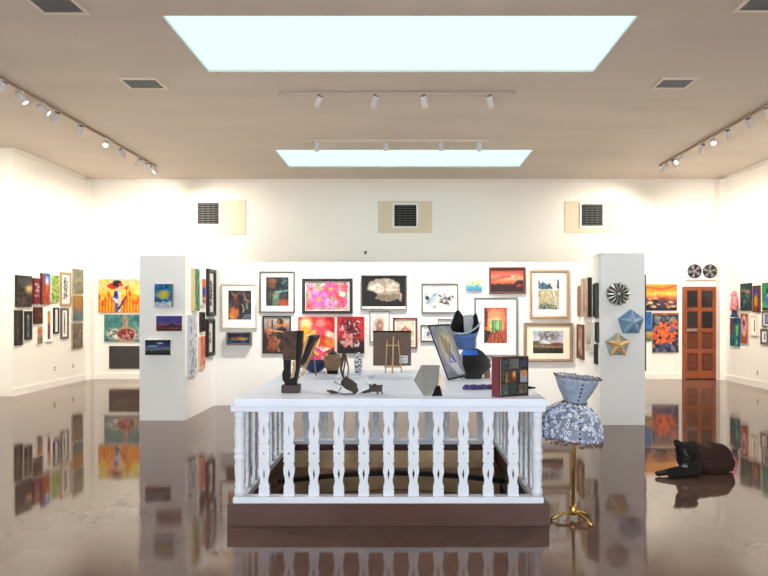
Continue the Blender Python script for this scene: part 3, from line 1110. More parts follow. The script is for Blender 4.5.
def P_stone(a):
    a.bg((26, 22, 21))
    a.poly([(.1, .45), (.16, .2), (.3, .1), (.5, .06), (.72, .1), (.86, .24), (.86, .5), (.92, .6), (.9, .84), (.82, .76), (.6, .84), (.3, .74), (.36, .58), (.2, .48)], (176, 160, 142))
    a.poly([(.12, .42), (.2, .28), (.36, .2), (.52, .4), (.44, .58), (.3, .5)], (222, 210, 194)).poly([(.52, .4), (.7, .2), (.84, .28), (.8, .5), (.6, .58)], (206, 194, 178))
    a.poly([(.3, .74), (.4, .6), (.62, .6), (.88, .56), (.88, .76), (.6, .82)], (136, 120, 104))
    a.line([(.2, .28), (.5, .4), (.6, .58)], .012, (150, 134, 118)).line([(.5, .08), (.52, .4)], .012, (150, 134, 118)).line([(.36, .58), (.56, .52), (.84, .5)], .014, (110, 96, 84))
    m = a.noise(14, 10)
    a.a *= (.86 + .28 * m)[..., None]


def P_portrait(a):
    a.bg((240, 234, 226)).rect(.22, .78, .2, .82, (226, 206, 190)).ell(.5, .5, .24, .26, (170, 120, 100), .4).ell(.5, .46, .12, .12, (200, 150, 124), .4).cloud((214, 190, 170), 8, 8, .5, .7, (.2, .8, .2, .8))


def P_temple(a):
    a.bg((244, 232, 214)).cloud((234, 206, 170), 6, 5, .5, .75).ell(.5, .42, .24, .14, (206, 110, 90), .4).ell(.5, .44, .12, .1, (236, 200, 180), .4).rect(.2, .8, .5, .56, (200, 96, 80), .8).rect(.46, .54, .2, .34, (196, 110, 90), .8)
    a.rect(.24, .3, .5, .8, (214, 150, 120), .7).rect(.7, .76, .5, .8, (214, 150, 120), .7)


def P_horses(a):
    a.bg((246, 246, 246))
    a.poly([(.06, .62), (.3, .3), (.5, .18), (.44, .4), (.24, .74), (.08, .8)], (196, 216, 228), .9).line([(.08, .72), (.3, .42), (.5, .2)], .03, (150, 180, 200)).ell(.1, .5, .06, .09, (50, 54, 58), .4)
    a.splat(34, [(40, 38, 38), (96, 84, 78), (150, 140, 132)], .02, .05, (.44, .92, .36, .78), 1.5)
    a.splat(12, [(246, 246, 246), (214, 206, 200)], .015, .04, (.46, .9, .36, .76), 1.6)
    a.splat(14, [(180, 190, 196), (120, 116, 112)], .008, .02, (.3, .9, .78, .92), 3, 0)


def P_smallblue(a):
    a.bg((248, 248, 246)).ell(.5, .52, .14, .16, (90, 110, 190), .4).ell(.4, .62, .1, .08, (130, 140, 200), .4).ell(.44, .72, .12, .06, (214, 120, 110), .4)


def P_oval(a):
    a.bg((248, 247, 242)).ell(.5, .6, .3, .25, (196, 180, 140), .3).ell(.5, .62, .22, .18, (240, 234, 220), .3)


def P_yellowblue(a):
    a.grad([(0, (250, 246, 214)), (.4, (234, 240, 190)), (.6, (120, 190, 206)), (1, (60, 140, 196))], .15, 5, 4)
    a.splat(22, [(60, 130, 80), (30, 90, 80), (110, 170, 80)], .03, .09, (.2, .8, .25, .75), .5)
    a.ell(.8, .14, .2, .2, (255, 240, 140), .6)


def P_sunset(a):
    a.grad([(0, (150, 60, 44)), (.2, (210, 100, 70)), (.42, (244, 170, 130)), (.58, (240, 110, 64)), (.72, (206, 66, 40)), (.8, (70, 30, 26)), (1, (44, 26, 24))], .14, 4, 4)
    a.line([(0, .5), (.5, .3), (1, .12)], .16, (190, 90, 80)).cloud((250, 190, 150), 4, 3, .6, .8, (0, 1, .25, .6))
    for x in np.linspace(.03, .97, 16):
        a.ell(x, .8 - .07 * a.rs.rand() - .16 * (x > .72), .035, .12, (44, 26, 26), .4)


def P_tunnel(a):
    a.bg((206, 76, 50)).cloud((240, 130, 80), 5, 6, .45, .7)
    a.ell(.5, .32, .42, .3, (240, 150, 110), .3).ell(.52, .5, .32, .22, (250, 210, 130), .3).rect(.3, .76, .36, .66, (140, 196, 90), .9)
    for x in (.36, .5, .64, .74):
        a.rect(x, x + .05, .34, .68, (40, 110, 110), .85)
    a.rect(.52, .66, .4, .6, (190, 230, 130), .8)
    a.poly([(0, .62), (.36, .66), (.1, 1), (0, 1)], (54, 34, 30)).poly([(.36, .68), (.8, .66), (1, 1), (.15, 1)], (196, 96, 60), .95)
    for x in (.25, .45, .65, .85):
        a.line([(.5 + (x - .5) * .5, .68), (x, 1)], .022, (90, 44, 36))
    a.line([(0, 0), (.1, .18), (.06, .5)], .08, (90, 40, 34)).rect(0, 1, 0, .02, (80, 40, 40))


def P_reeds(a):
    a.bg((244, 244, 240)).rect(0, .98, .36, 1, (206, 190, 140), .9).cloud((150, 130, 90), 6, 7, .5, .7, (0, .85, .4, .8))
    a.poly([(0, .02), (.1, .16), (.25, .1), (.4, .22), (.55, .12), (.68, .34), (0, .34)], (70, 106, 130))
    a.splat(20, [(40, 74, 90), (120, 150, 166), (90, 96, 84)], .02, .05, (0, .66, .12, .32), .5, 0)
    a.line([(.12, .5), (.4, .42), (.6, .5), (.8, .85)], .04, (236, 226, 196)).line([(.3, .4), (.5, .6)], .05, (226, 206, 150))
    for x in np.linspace(.02, .9, 12):
        a.line([(x, 1), (x + .05 * (a.rs.rand() - .3), .78 + .1 * a.rs.rand())], .03, (54, 84, 94))
    a.poly([(.62, .32), (.72, .3), (1, 1), (.9, 1)], (236, 234, 226)).poly([(.9, .06), (.98, 0), (1, .34), (.9, .3)], (60, 96, 120)).rect(.72, .9, 0, .4, (246, 246, 244))


def P_farm(a):
    a.grad([(0, (206, 214, 232)), (.5, (224, 228, 240)), (.56, (160, 140, 110)), (.62, (120, 96, 70)), (1, (50, 44, 34))], .05, 5, 4)
    a.splat(70, [(150, 130, 124), (120, 104, 96), (176, 160, 160)], .03, .07, (.2, .85, .02, .46), 1.2, amt=.5)
    a.line([(.45, .55), (.44, .3), (.36, .12)], .035, (90, 76, 66)).line([(.44, .34), (.58, .14)], .03, (90, 76, 66))
    a.poly([(.28, .58), (.28, .46), (.4, .34), (.56, .46), (.6, .58)], (238, 240, 246)).poly([(.36, .38), (.44, .33), (.62, .5), (.56, .5)], (150, 156, 170))
    a.ell(.8, .62, .18, .1, (130, 84, 50), .4).ell(.1, .52, .12, .08, (110, 92, 74), .5).rect(0, 1, .8, 1, (40, 38, 30), .6).line([(0, .66), (.5, .72), (1, .7)], .05, (176, 150, 110))


def P_woodgrain(a):
    a.bg((206, 178, 156)).cloud((164, 130, 110), 10, 2, .45, .7).cloud((232, 210, 190), 8, 2, .5, .7)
    a.line([(.5, .05), (.42, .4), (.55, .7), (.48, 1)], .035, (130, 96, 80)).line([(.62, .1), (.6, .5)], .02, (120, 90, 76)).line([(.3, .3), (.36, .8)], .02, (150, 116, 98))


def P_greydoor(a):
    a.bg((196, 196, 200)).cloud((120, 120, 126), 4, 4, .5, .7).rect(.5, 1, 0, 1, (70, 66, 66), .7)


def P_rust(a):
    a.grad([(0, (160, 96, 76)), (.5, (196, 140, 120)), (1, (130, 78, 62))], .3).cloud((220, 180, 160), 4, 5, .5, .7)


def P_pale(a):
    a.bg((226, 214, 200)).rect(.1, .9, .55, .72, (170, 150, 138)).cloud((200, 190, 182), 5, 6, .5, .7).rect(.12, .9, .28, .5, (206, 206, 210), .7)


def P_darkslim(a):
    a.bg((40, 36, 34)).cloud((120, 116, 112), 3, 8, .55, .75)


def P_sunsetsea(a):
    a.grad([(0, (246, 170, 50)), (.2, (250, 140, 50)), (.36, (252, 206, 90)), (.5, (226, 110, 70)), (.62, (120, 70, 80)), (.8, (60, 56, 70)), (1, (40, 40, 50))], .14, 5, 4)
    a.line([(.1, .1), (.6, .2), (1, .05)], .07, (236, 96, 60)).splat(30, [(240, 200, 140), (40, 34, 44), (220, 120, 80), (90, 70, 84)], .02, .05, (0, 1, .52, .95), 2.5, 0)
    a.ell(.07, .3, .08, .3, (50, 30, 34), .5)


def P_poppies(a):
    a.bg((54, 66, 90)).cloud((36, 40, 56), 5, 6, .45, .7).cloud((110, 120, 110), 6, 6, .6, .75).rect(0, 1, 0, .05, (226, 120, 60), .8).cloud((150, 150, 130), 4, 5, .5, .7, (.1, .9, .06, .25))
    for x, y, r in ((.4, .42, .2), (.72, .48, .17), (.3, .62, .19), (.6, .66, .17), (.9, .3, .13), (.16, .5, .12), (.46, .8, .1)):
        a.flower(x, y, r, (232, 100, 50), (70, 34, 44), 8)
    a.splat(26, [(240, 130, 70), (220, 80, 44), (90, 110, 150), (50, 50, 80)], .02, .045, (0, 1, .2, 1), 1.6)
    a.splat(14, [(60, 80, 130), (40, 44, 70), (130, 120, 130)], .03, .06, (0, 1, .8, 1), 2)


def P_bluecoast(a):
    a.grad([(0, (40, 90, 160)), (.5, (60, 130, 200)), (.66, (40, 70, 120)), (.72, (220, 180, 90)), (1, (90, 96, 70))], .1)


def P_darkglow(a):
    a.bg((52, 46, 44)).cloud((84, 72, 64), 4, 5, .45, .7).ell(.82, .38, .25, .16, (226, 190, 120), .7).ell(.5, .2, .5, .12, (80, 76, 78), .6).splat(14, [(34, 28, 26), (90, 66, 50)], .05, .1, (0, .8, .4, .9), .6)


def P_redwhite(a):
    a.bg((130, 34, 40)).splat(24, [(230, 214, 214), (180, 80, 84), (90, 20, 30), (200, 150, 150)], .03, .07, (.1, .9, .1, .85), .7)


def P_canyon(a):
    a.grad([(0, (30, 90, 200)), (.3, (60, 130, 226)), (.34, (206, 90, 50)), (1, (150, 52, 34))], .1, 3, 4)
    a.poly([(0, 0), (.32, 0), (.42, .4), (.2, 1), (0, 1)], (172, 70, 44)).poly([(1, .25), (.72, .38), (.6, .5), (.7, 1), (1, 1)], (190, 84, 50)).ell(.66, .24, .2, .14, (220, 236, 250), .7).cloud((232, 130, 80), 4, 6, .55, .75, (0, 1, .45, 1)).rect(0, .1, 0, 1, (90, 40, 40), .6)


def P_green(a):
    a.bg((190, 212, 120)).cloud((120, 160, 60), 7, 10, .5, .62).splat(36, [(100, 140, 50), (226, 236, 180), (150, 186, 80)], .02, .045, el=2)


def P_bwleaf(a):
    a.bg((236, 232, 232)).splat(52, [(34, 30, 40), (50, 44, 54)], .035, .055, (.05, .95, .03, .97), .45)


def P_greygreen(a):
    a.bg((150, 148, 122)).cloud((178, 166, 124), 5, 8, .45, .7).cloud((120, 138, 134), 5, 7, .5, .7)


def P_tanblue(a):
    a.grad([(0, (170, 140, 70)), (.4, (180, 136, 84)), (.62, (150, 124, 96)), (.7, (110, 134, 140)), (1, (96, 124, 134))], .12, 5, 6)


def P_browngrey(a):
    a.bg((134, 118, 98)).cloud((156, 136, 110), 6, 9, .45, .7).cloud((110, 104, 96), 6, 8, .5, .7)


def P_brownpanel(a):
    a.bg((78, 62, 46)).cloud((116, 90, 56), 3, 9, .5, .7).cloud((44, 38, 34), 4, 6, .55, .7)


def P_greyfig(a):
    a.bg((150, 158, 158)).cloud((90, 98, 96), 4, 6, .45, .65).ell(.5, .3, .14, .16, (40, 44, 44), .4).ell(.55, .65, .18, .2, (60, 70, 70), .4).cloud((200, 206, 204), 4, 6, .6, .75)


def P_redbrown(a):
    a.bg((84, 46, 38)).cloud((60, 32, 28), 4, 5, .45, .7).cloud((130, 70, 54), 4, 5, .6, .75)


def P_orangerock(a):
    a.bg((214, 180, 150)).ell(.5, .28, .4, .2, (232, 120, 70), .4).rect(0, 1, .52, 1, (110, 104, 80), .8).cloud((180, 160, 130), 5, 6, .55, .7, (0, 1, .5, 1))


def P_orangeblk(a):
    a.grad([(0, (214, 160, 60)), (.4, (226, 150, 60)), (.5, (150, 70, 60)), (1, (130, 60, 60))], .15, 4, 5).cloud((110, 80, 90), 4, 6, .55, .7, (0, 1, .5, 1))


def P_bluefig(a):
    a.bg((60, 84, 160)).cloud((30, 44, 100), 4, 6, .45, .65).cloud((190, 206, 236), 3, 5, .6, .75)


def P_greyfigure(a):
    a.bg((190, 186, 178)).cloud((140, 136, 128), 4, 6, .5, .7).ell(.5, .5, .2, .3, (90, 84, 80), .5).rect(.3, .7, .6, .9, (150, 60, 60), .5)


def P_mountainlake(a):
    a.bg((40, 70, 70)).cloud((26, 44, 48), 4, 5, .45, .7).cloud((70, 110, 100), 4, 5, .55, .75).ell(.7, .3, .3, .07, (176, 130, 104), .6, .2).ell(.3, .26, .2, .05, (150, 110, 96), .6).cloud((110, 150, 120), 6, 5, .6, .75, (0, 1, .6, .9))


def P_candle(a):
    a.bg((96, 50, 30)).rect(.15, .85, .1, .4, (60, 60, 150), .8).ell(.5, .45, .22, .2, (110, 80, 130), .5).ell(.5, .62, .26, .24, (226, 150, 60), .5).cloud((140, 70, 36), 4, 5, .5, .7, (0, 1, .7, 1))


def P_greenfig(a):
    a.bg((40, 140, 80)).cloud((90, 190, 120), 4, 5, .5, .7).ell(.5, .6, .3, .26, (70, 110, 170), .4).ell(.55, .42, .16, .14, (236, 236, 240), .4).ell(.45, .3, .12, .1, (30, 50, 50), .4).rect(0, 1, .9, 1, (40, 60, 50))


def P_tealgreen(a):
    a.bg((30, 120, 130)).rect(0, .42, .1, .6, (150, 60, 70), .85).poly([(.62, .3), (.95, .22), (.92, .66), (.7, .62)], (110, 214, 90)).ell(.68, .86, .16, .09, (140, 220, 80), .4).cloud((20, 80, 110), 4, 5, .5, .7)


def P_redoval(a):
    a.bg((164, 84, 60)).ell(.5, .42, .34, .36, (236, 216, 206), .2).ell(.48, .42, .2, .24, (120, 50, 70), .3).ell(.5, .55, .14, .16, (220, 170, 150), .4).cloud((190, 110, 80), 4, 5, .55, .75, (0, 1, .7, 1))


def P_yellowgrn(a):
    a.bg((150, 140, 70)).ell(.5, .4, .3, .25, (206, 186, 110), .4).cloud((96, 100, 50), 4, 5, .5, .7)


def P_bluegrey(a):
    a.bg((130, 130, 156)).cloud((80, 80, 110), 4, 5, .5, .7).cloud((190, 190, 206), 4, 5, .6, .75)


# back wall
canvas('back', (98.4, 143, 279, 312.7), 'bright yellow and orange painting of a woman in a red hat among flowers', P_poppywoman)
canvas('back', (104.2, 145.5, 314.5, 341.5), 'teal painting of a bare figure with dark red and white shapes, under the yellow one', P_teal)
canvas('back', (638, 651.6, 312, 341), 'small blue coast painting half hidden behind the right end of the partition', P_bluecoast)
canvas('back', (640, 677, 284, 310.6), 'orange sunset seascape painting left of the wooden door', P_sunsetsea)
canvas('back', (652.2, 678.7, 312.7, 352.3), 'orange poppies on dark blue, painting under the sunset seascape', P_poppies)

# left end of the partition
canvas('lf', (154.6, 172, 284, 307), 'small blue painting with a yellow patch on the left partition end, topmost of three', P_bluesun, d=.05, edge=(120, 104, 90))
canvas('lf', (156.2, 182, 316, 331), 'purple dusk landscape painting on the left partition end, middle of three', P_purple, d=.05)
canvas('lf', (145.2, 170.6, 340, 355), 'dark night seascape painting on the left partition end, lowest of three', P_nightsea, d=.05)

# inner side of the left wing
canvas('li', (191.2, 199.6, 268.5, 311), 'green swirl painting with a pale wood edge, inner side of the left wing', P_greenswirl, d=.045, edge=(222, 196, 150))
canvas('li', (199.9, 205.6, 278.8, 305.8), 'small orange and blue painting beside the green swirl painting', P_orangeblue)
framed('li', (205.9, 216.6, 268.6, 316.2), 'upper of two thick black frames with dark brushwork on white, left wing', P_calli, 'black', .062, .0, d=.05)
framed('li', (205.2, 215.6, 318.8, 357), 'lower of two thick black frames with dark brushwork on white, left wing', P_calli2, 'black', .062, .0, d=.05, seed=5)
framed('li', (199.2, 205.3, 312, 332), 'small black framed dark red picture on the inner side of the left wing', P_darkred, 'black', .02)
canvas('li', (198.2, 205.2, 336, 369.5), 'pink and orange painting low on the inner side of the left wing', P_pinkor, edge=(232, 200, 160))
canvas('li', (187.2, 196.8, 315, 376.6), 'tall pale silver blue painting low on the left wing, nearest its end', P_icefall, edge=(206, 206, 212))

# middle wall of the partition
framed('ctr', (221.2, 256.9, 283.5, 328.6), 'pale wood frame with white mat and a dark picture with an orange face', P_goats, 'palewood', .028, inner=(.19, .835, .155, .8))
framed('ctr', (225.9, 250.6, 332.4, 345.4), 'small deep dark box frame with red and yellow streaks on blue', P_boat, 'greyframe', .03, d=.1, cat='picture', name='shadow_box')
framed('ctr', (259.3, 294.7, 271.2, 312.8), 'dark grey frame with white mat and a greenish musician picture', P_musician, 'greyframe', .026, inner=(.18, .825, .14, .835))
framed('ctr', (262.4, 290.7, 316, 353.6), 'thin black frame with two brown figures, under the dark grey frame', P_duo, 'black', .022)
framed('ctr', (302, 352.5, 278.3, 313.7), 'wide black frame with pink flowers in close-up', P_pinkflowers, 'black', .05, .008, d=.04)
canvas('ctr', (298.2, 334.4, 317, 362), 'bright red abstract painting with yellow bursts, behind the dark blue bowl', P_redabstract, edge=(190, 30, 40))
canvas('ctr', (337.2, 364.2, 316.6, 353.3), 'red painting with black scribbles and a dark lower edge', P_redblack, edge=(120, 40, 44))
framed('ctr', (360.6, 407, 275, 309.6), 'silver frame with a crumpled pale stone form on black', P_stone, 'silver', .022, d=.05, inner=(.03, .97, .035, .91))
framed('ctr', (369.6, 389.4, 311, 342), 'thin silver frame with a small brown portrait, above the brown board', P_portrait, 'silver', .014, .03)
framed('ctr', (393, 417.3, 317.6, 348.6), 'dark red frame with a pale orange building picture, partly behind the brown board', P_temple, 'redwood', .03, .02, mm='creammat')
framed('ctr', (421.4, 458.4, 283.2, 313.4), 'silver grey frame with a sketch of dark horses on white', P_horses, 'silver', .028, inner=(.07, .93, .1, .88))
framed('ctr', (420.6, 436.5, 325, 341.8), 'small thin black frame behind the leaning drawing, with a tiny blue shape on white', P_smallblue, 'black', .018, .03)
framed('ctr', (438, 455, 319.2, 338), 'small thin dark frame mostly hidden behind the leaning drawing and the blue vessel', P_oval, 'greyframe', .014, .02)
canvas('ctr', (466.2, 482, 279, 290.7), 'tiny unframed yellow and blue painting with green leaves', P_yellowblue)
framed('ctr', (489.2, 525.8, 267, 293.6), 'dark red brown frame with a glowing orange sunset over black trees', P_sunset, 'brownframe', .034, d=.045)
framed('ctr', (474.3, 518.2, 297, 357), 'tall silver frame with wide white mat and an orange arched passage', P_tunnel, 'silver', .036, inner=(.225, .75, .175, .77))
framed('ctr', (530, 569.4, 270, 318.7), 'oak frame with a cut-up landscape in strips of blue and gold', P_reeds, 'wood', .042, inner=(.22, .76, .175, .81), d=.045)
framed('ctr', (524, 573.2, 322.6, 362), 'gold brown frame with a white farmhouse under a bare tree', P_farm, 'goldwood', .05, inner=(.19, .81, .215, .785), mm='creammat', d=.05)

# inner side of the right wing
canvas('ri', (577, 580.6, 286, 316.5), 'narrow pink brown wood grain panel, farthest on the right wing', P_woodgrain, d=.04, edge=(150, 110, 90), cat='panel', seed=8)
canvas('ri', (580.6, 592, 277.4, 317), 'tallest wood grain panel with a dark edge on the right wing', P_woodgrain, d=.06, edge=(54, 36, 30), cat='panel')
framed('ri', (592.4, 598.8, 283, 318), 'thick black frame with a grey picture beside the tallest wood grain panel', P_greydoor, 'black', .03, d=.045)
framed('ri', (576.4, 584.7, 324, 360.2), 'dark framed rust brown picture, lower row of the right wing', P_rust, 'brownframe', .03)
canvas('ri', (585.2, 593.7, 322, 352.6), 'pale beige and grey picture on the right wing, between dark frames', P_pale)
framed('ri', (594.4, 599.2, 322, 342.8), 'upper of two small black slim frames near the right wing edge', P_darkslim, 'black', .025)
framed('ri', (593.7, 598.2, 343.5, 364.6), 'lower of two small black slim frames near the right wing edge', P_darkslim, 'black', .025, seed=5)
# picture seen edge-on on the outer side of the right wing
t = thing('framed_picture', 'tall black frame seen edge-on, on the outer side of the right partition end', 'picture', (3.261, 7.95, .73), PI / 2)
ring_frame(.62, 1.32, .05, .035).build('frame', 'black', t)
a = Art(30, 60, 4)
P_darkglow(a)
flat_sheet('print', a, -.26, .26, .05, 1.27, -.012, -.003, (60, 50, 46), 'print', t)

# left wall
canvas('lw', (14.8, 32.2, 275, 307), 'large dark smoky painting with a golden glow, left wall', P_darkglow, edge=(40, 36, 34))
canvas('lw', (32.2, 40, 278, 304), 'narrow dark red and white painting between the smoky and the canyon pictures', P_redwhite, edge=(90, 30, 36))
canvas('lw', (40, 49.9, 273, 304.6), 'red canyon painting with a bright blue sky, left wall', P_canyon, edge=(60, 40, 40))
canvas('lw', (49.9, 59.4, 275.2, 302), 'light green leafy painting on the left wall', P_green, edge=(210, 220, 190))
framed('lw', (59.6, 71.6, 272, 305.6), 'pale wood frame with a black and white leaf pattern', P_bwleaf, 'wood', .045, .05)
canvas('lw', (71.8, 83.4, 268.6, 293.6), 'grey green textured panel, topmost of three by the left corner', P_greygreen, edge=(176, 168, 140))
canvas('lw', (71.4, 83.2, 295.6, 321), 'tan and blue textured panel, middle of three by the left corner', P_tanblue, edge=(176, 160, 130))
canvas('lw', (71, 82.8, 323, 349), 'brown grey textured panel, lowest of three by the left corner', P_browngrey, edge=(160, 146, 126))
framed('lw', (14, 23.3, 310, 345.6), 'tall black frame with a brown panel under the smoky painting', P_brownpanel, 'black', .06)
framed('lw', (23.9, 32.6, 311, 340), 'tall black frame with a grey misty figure picture', P_greyfig, 'black', .06)
canvas('lw', (32.8, 42.8, 307, 324), 'small dark red brown painting under the canyon painting', P_redbrown, edge=(60, 36, 32))
canvas('lw', (35.6, 42.6, 326, 344), 'small orange rock painting, lowest in the left wall group', P_orangerock)
framed('lw', (44.7, 53, 309, 342), 'white frame with an orange and red picture, left wall', P_orangeblk, 'matb', .05)
framed('lw', (52.8, 59.6, 307.7, 333.6), 'dark frame with white mat and a blue picture, left wall', P_bluefig, 'black', .035, .04)
framed('lw', (60, 69.2, 308, 339), 'dark grey frame with white mat and a grey figure, left wall', P_greyfigure, 'greyframe', .045, .05)

# right wall
canvas('rw', (740.2, 752.2, 283, 310.7), 'dark teal mountain lake painting on the right wall', P_mountainlake, edge=(40, 50, 50))
canvas('rw', (752.4, 761, 285.3, 312.4), 'brown painting with a golden flame shape on blue, right wall', P_candle, edge=(100, 60, 40))
canvas('rw', (762, 777, 282, 310.5), 'green painting with a white and blue figure, cut by the right edge of view', P_greenfig, edge=(50, 110, 70))
canvas('rw', (730, 740.4, 318, 346.6), 'teal painting with red and bright green shapes, nearest the right corner', P_tealgreen, edge=(40, 70, 140))
canvas('rw', (740.5, 749.3, 313.5, 343.5), 'rust painting with a pale oval on the right wall', P_redoval, edge=(200, 160, 130))
framed('rw', (750, 758.8, 315, 336.5), 'pale frame with a small yellow green picture, right wall', P_yellowgrn, 'palewood', .04, .05)
framed('rw', (761.4, 772, 311, 327.5), 'small dark frame with a grey blue picture under the green figure painting', P_bluegrey, 'greyframe', .035, .02)
framed('rw', (759.9, 769, 328.6, 344.8), 'small dark frame with white mat, lowest on the right wall', P_bluegrey, 'greyframe', .045, .04, seed=6)

# pink figure on a blue bracket, right wall near the corner
l, th, w, h, _ = put('rw', 732, 740.5, 292, 317, .1)
t = thing('wall_sculpture', 'pink and red figure sculpture on a dark blue bracket, right wall near the corner', 'sculpture', l, th)
MB().lathe([(.07, 0), (.085, .015), (.05, .05), (.045, .12), (.075, .17), (.07, .19)], (0, -.09, 0), 16).build('bracket', 'navy', t)
organic('figure', [('c', (0, -.09, .19), (.0, -.09, .4), .085, .06), ('c', (.03, -.09, .34), (.1, -.1, .24), .03, .025), ('c', (-.03, -.09, .34), (-.09, -.1, .48), .03, .025), ('e', (0, -.09, .5), (.05, .05, .065))], .014,
        mat('pink_glaze', (206, 120, 128), .4, var=.45, scale=14), t)

# three wall sculptures on the right partition end
p = at(617.2, 294, 7.61)
t = thing('wall_sculpture', 'round pewter sunburst of pointed petals, topmost of three on the right partition end', 'sculpture', p, 0)
R = 11.8 / F * 7.61
MB().lathe([(R * .9, 0), (R * .9, .03)], seg=24, mtx=Matrix.Rotation(PI / 2, 4, 'X')).build('backing_disc', 'darkback', t)
for k in range(14):
    a = 2 * PI * k / 14
    fn = lambda rr, da, y: Vector((math.cos(a + da) * rr, y, math.sin(a + da) * rr))
    MB().hexa([fn(R * .2, 0, -.075), fn(R * .6, -.09, -.06), fn(R * .95, -.13, -.035), fn(R * 1.02, 0, -.045), fn(R * .95, .13, -.035), fn(R * .6, .09, -.06)],
              [fn(R * .2, 0, -.03), fn(R * .6, -.08, -.028), fn(R * .94, -.11, -.028), fn(R, 0, -.028), fn(R * .94, .11, -.028), fn(R * .6, .08, -.028)]).build('petal', 'metalsun', t)
MB().sphere(Vector((0, -.07, 0)), R * .17, 2, (1, .5, 1)).build('hub', 'metalsun', t)


def pent(R, y, off=0.0, n=5):
    return [Vector((math.sin(2 * PI * k / n + off) * R, y, math.cos(2 * PI * k / n + off) * R)) for k in range(n)]


for (cx, cy, R_, mA, mB, lab) in ((630, 322.5, 13.4, 'bluestone', 'bluedark', 'faceted pale blue pentagon star, middle of three on the right partition end'),
                                  (616.7, 345, 13.4, 'goldpaint', 'greymosaic', 'golden star on a grey mosaic pentagon, lowest of three on the right partition end')):
    p = at(cx, cy, 7.61)
    R = R_ / F * 7.61
    t = thing('wall_sculpture', lab, 'sculpture', p, 0)
    gold = mA == 'goldpaint'
    back = pent(R * (.9 if gold else .97), 0)
    mid = pent(R * (.9 if gold else .97), -.045)
    b = MB().hexa(mid, back)
    # shallow pyramid facets over the pentagon
    apex = b.bm.verts.new((0, -.12 if not gold else -.07, 0))
    mv = [b.bm.verts.new(q) for q in mid]
    for i in range(5):
        b.bm.faces.new((mv[i], mv[(i + 1) % 5], apex))
    b.build('pentagon_body', mB, t)
    out, inn = pent(R * 1.03, -.05), pent(R * .42, -.075, PI / 5)
    s = MB()
    ap = s.bm.verts.new((0, -.15, 0))
    rim = []
    for i in range(5):
        rim += [s.bm.verts.new(out[i]), s.bm.verts.new(inn[i])]
    base = s.bm.verts.new((0, -.05, 0))
    for i in range(10):
        s.bm.faces.new((rim[i], rim[(i + 1) % 10], ap))
        s.bm.faces.new((rim[(i + 1) % 10], rim[i], base))
    s.build('star', mA, t)

# ------------------------------------------------------------------ stairwell and its balustrade
TZ = 0.927                                            # table top height
bx0, bx1, by0, by1 = -1.298, 1.055, 4.084, 5.99       # brown curb
PZ = -1.75
b = MB()
e = .06
b.box(hx0 - e, hx0, hy0 - e, hy1 + e, PZ, -.12).box(hx1, hx1 + e, hy0 - e, hy1 + e, PZ, -.12)
b.box(hx0, hx1, hy0 - e, hy0, PZ, -.12).box(hx0, hx1, hy1, hy1 + e, PZ, -.12).box(hx0 - e, hx1 + e, hy0 - e, hy1 + e, PZ - e, PZ)
struct(b.build('wall_stairwell', 'pit'))

st = thing('staircase', 'dark stair with curved worn treads going down inside the white balustrade', 'stairs', (0, 0, PZ))
NS = 8
for k in range(NS):
    yb = hy1 - .002 - k * .2
    zt_ = -.075 - k * .19
    if zt_ - .12 < PZ:
        break
    fr, ba = [], []
    n = 14
    pts = []
    for i in range(n + 1):
        x = hx0 + .004 + (hx1 - hx0 - .008) * i / n
        u = (x - (hx0 + hx1) / 2) / ((hx1 - hx0) / 2)
        pts.append((x, max(hy0 + .01, yb - .16 - .26 * u * u)))
    loop = pts + [(hx1 - .004, yb), (hx0 + .004, yb)] if k == 0 else pts + [(q[0], min(hy1 - .002, q[1] + .42)) for q in reversed(pts)]

    def slab(z0, z1, lp):
        return MB().hexa([Vector((x, y, z1 - PZ)) for x, y in lp], [Vector((x, y, z0 - PZ)) for x, y in lp])
    slab(zt_ - .035, zt_, loop).build('tread', 'stair_mid', st)
    slab(zt_ - .04, zt_ + .003, [(x, y - .004) for x, y in pts] + [(x, min(y + .045, hy1 - .003)) for x, y in reversed(pts)]).build('nosing', 'stair_dark', st)
    lp = [(x, y + .03) for x, y in pts]
    riser = lp + [(x, y + .02) for x, y in reversed(lp)]
    slab(zt_ - .19, zt_ - .035, riser).build('riser', 'stair_tan', st)

MB().box(hx0 + .004, hx1 - .004, hy1 - .02, hy1 - .003, -.075 - PZ, .10 - PZ).build('riser', 'stair_tan', st)

bal = thing('balustrade', 'white wooden balustrade of cut-out balusters on a dark brown curb, around the stairwell', 'balustrade', (0, 0, 0))
cw = .10
b = MB()
b.box(bx0, bx1, by0, by0 + cw, 0, .158, .004).box(bx0, bx1, by1 - cw, by1, 0, .158, .004)
b.box(bx0, bx0 + cw, by0 + cw, by1 - cw, 0, .158).box(bx1 - cw, bx1, by0 + cw, by1 - cw, 0, .158)
b.build('curb', 'brownbase', bal)
RX0, RX1, RY0, RY1 = -1.262, 1.018, 4.10, 5.965
rw_ = .085
for nm, z0, z1, ex in (('bottom_rail', .158, .202, 0.0), ('top_rail', .832, .874, .012)):
    b = MB()
    b.box(RX0 - ex, RX1 + ex, RY0 - ex, RY0 + rw_, z0, z1, .005).box(RX0 - ex, RX1 + ex, RY1 - rw_, RY1 + ex, z0, z1, .005)
    b.box(RX0 - ex, RX0 + rw_, RY0 + rw_, RY1 - rw_, z0, z1).box(RX1 - rw_, RX1 + ex, RY0 + rw_, RY1 - rw_, z0, z1)
    b.build(nm, 'white', bal)
b0, b1 = .202, .832
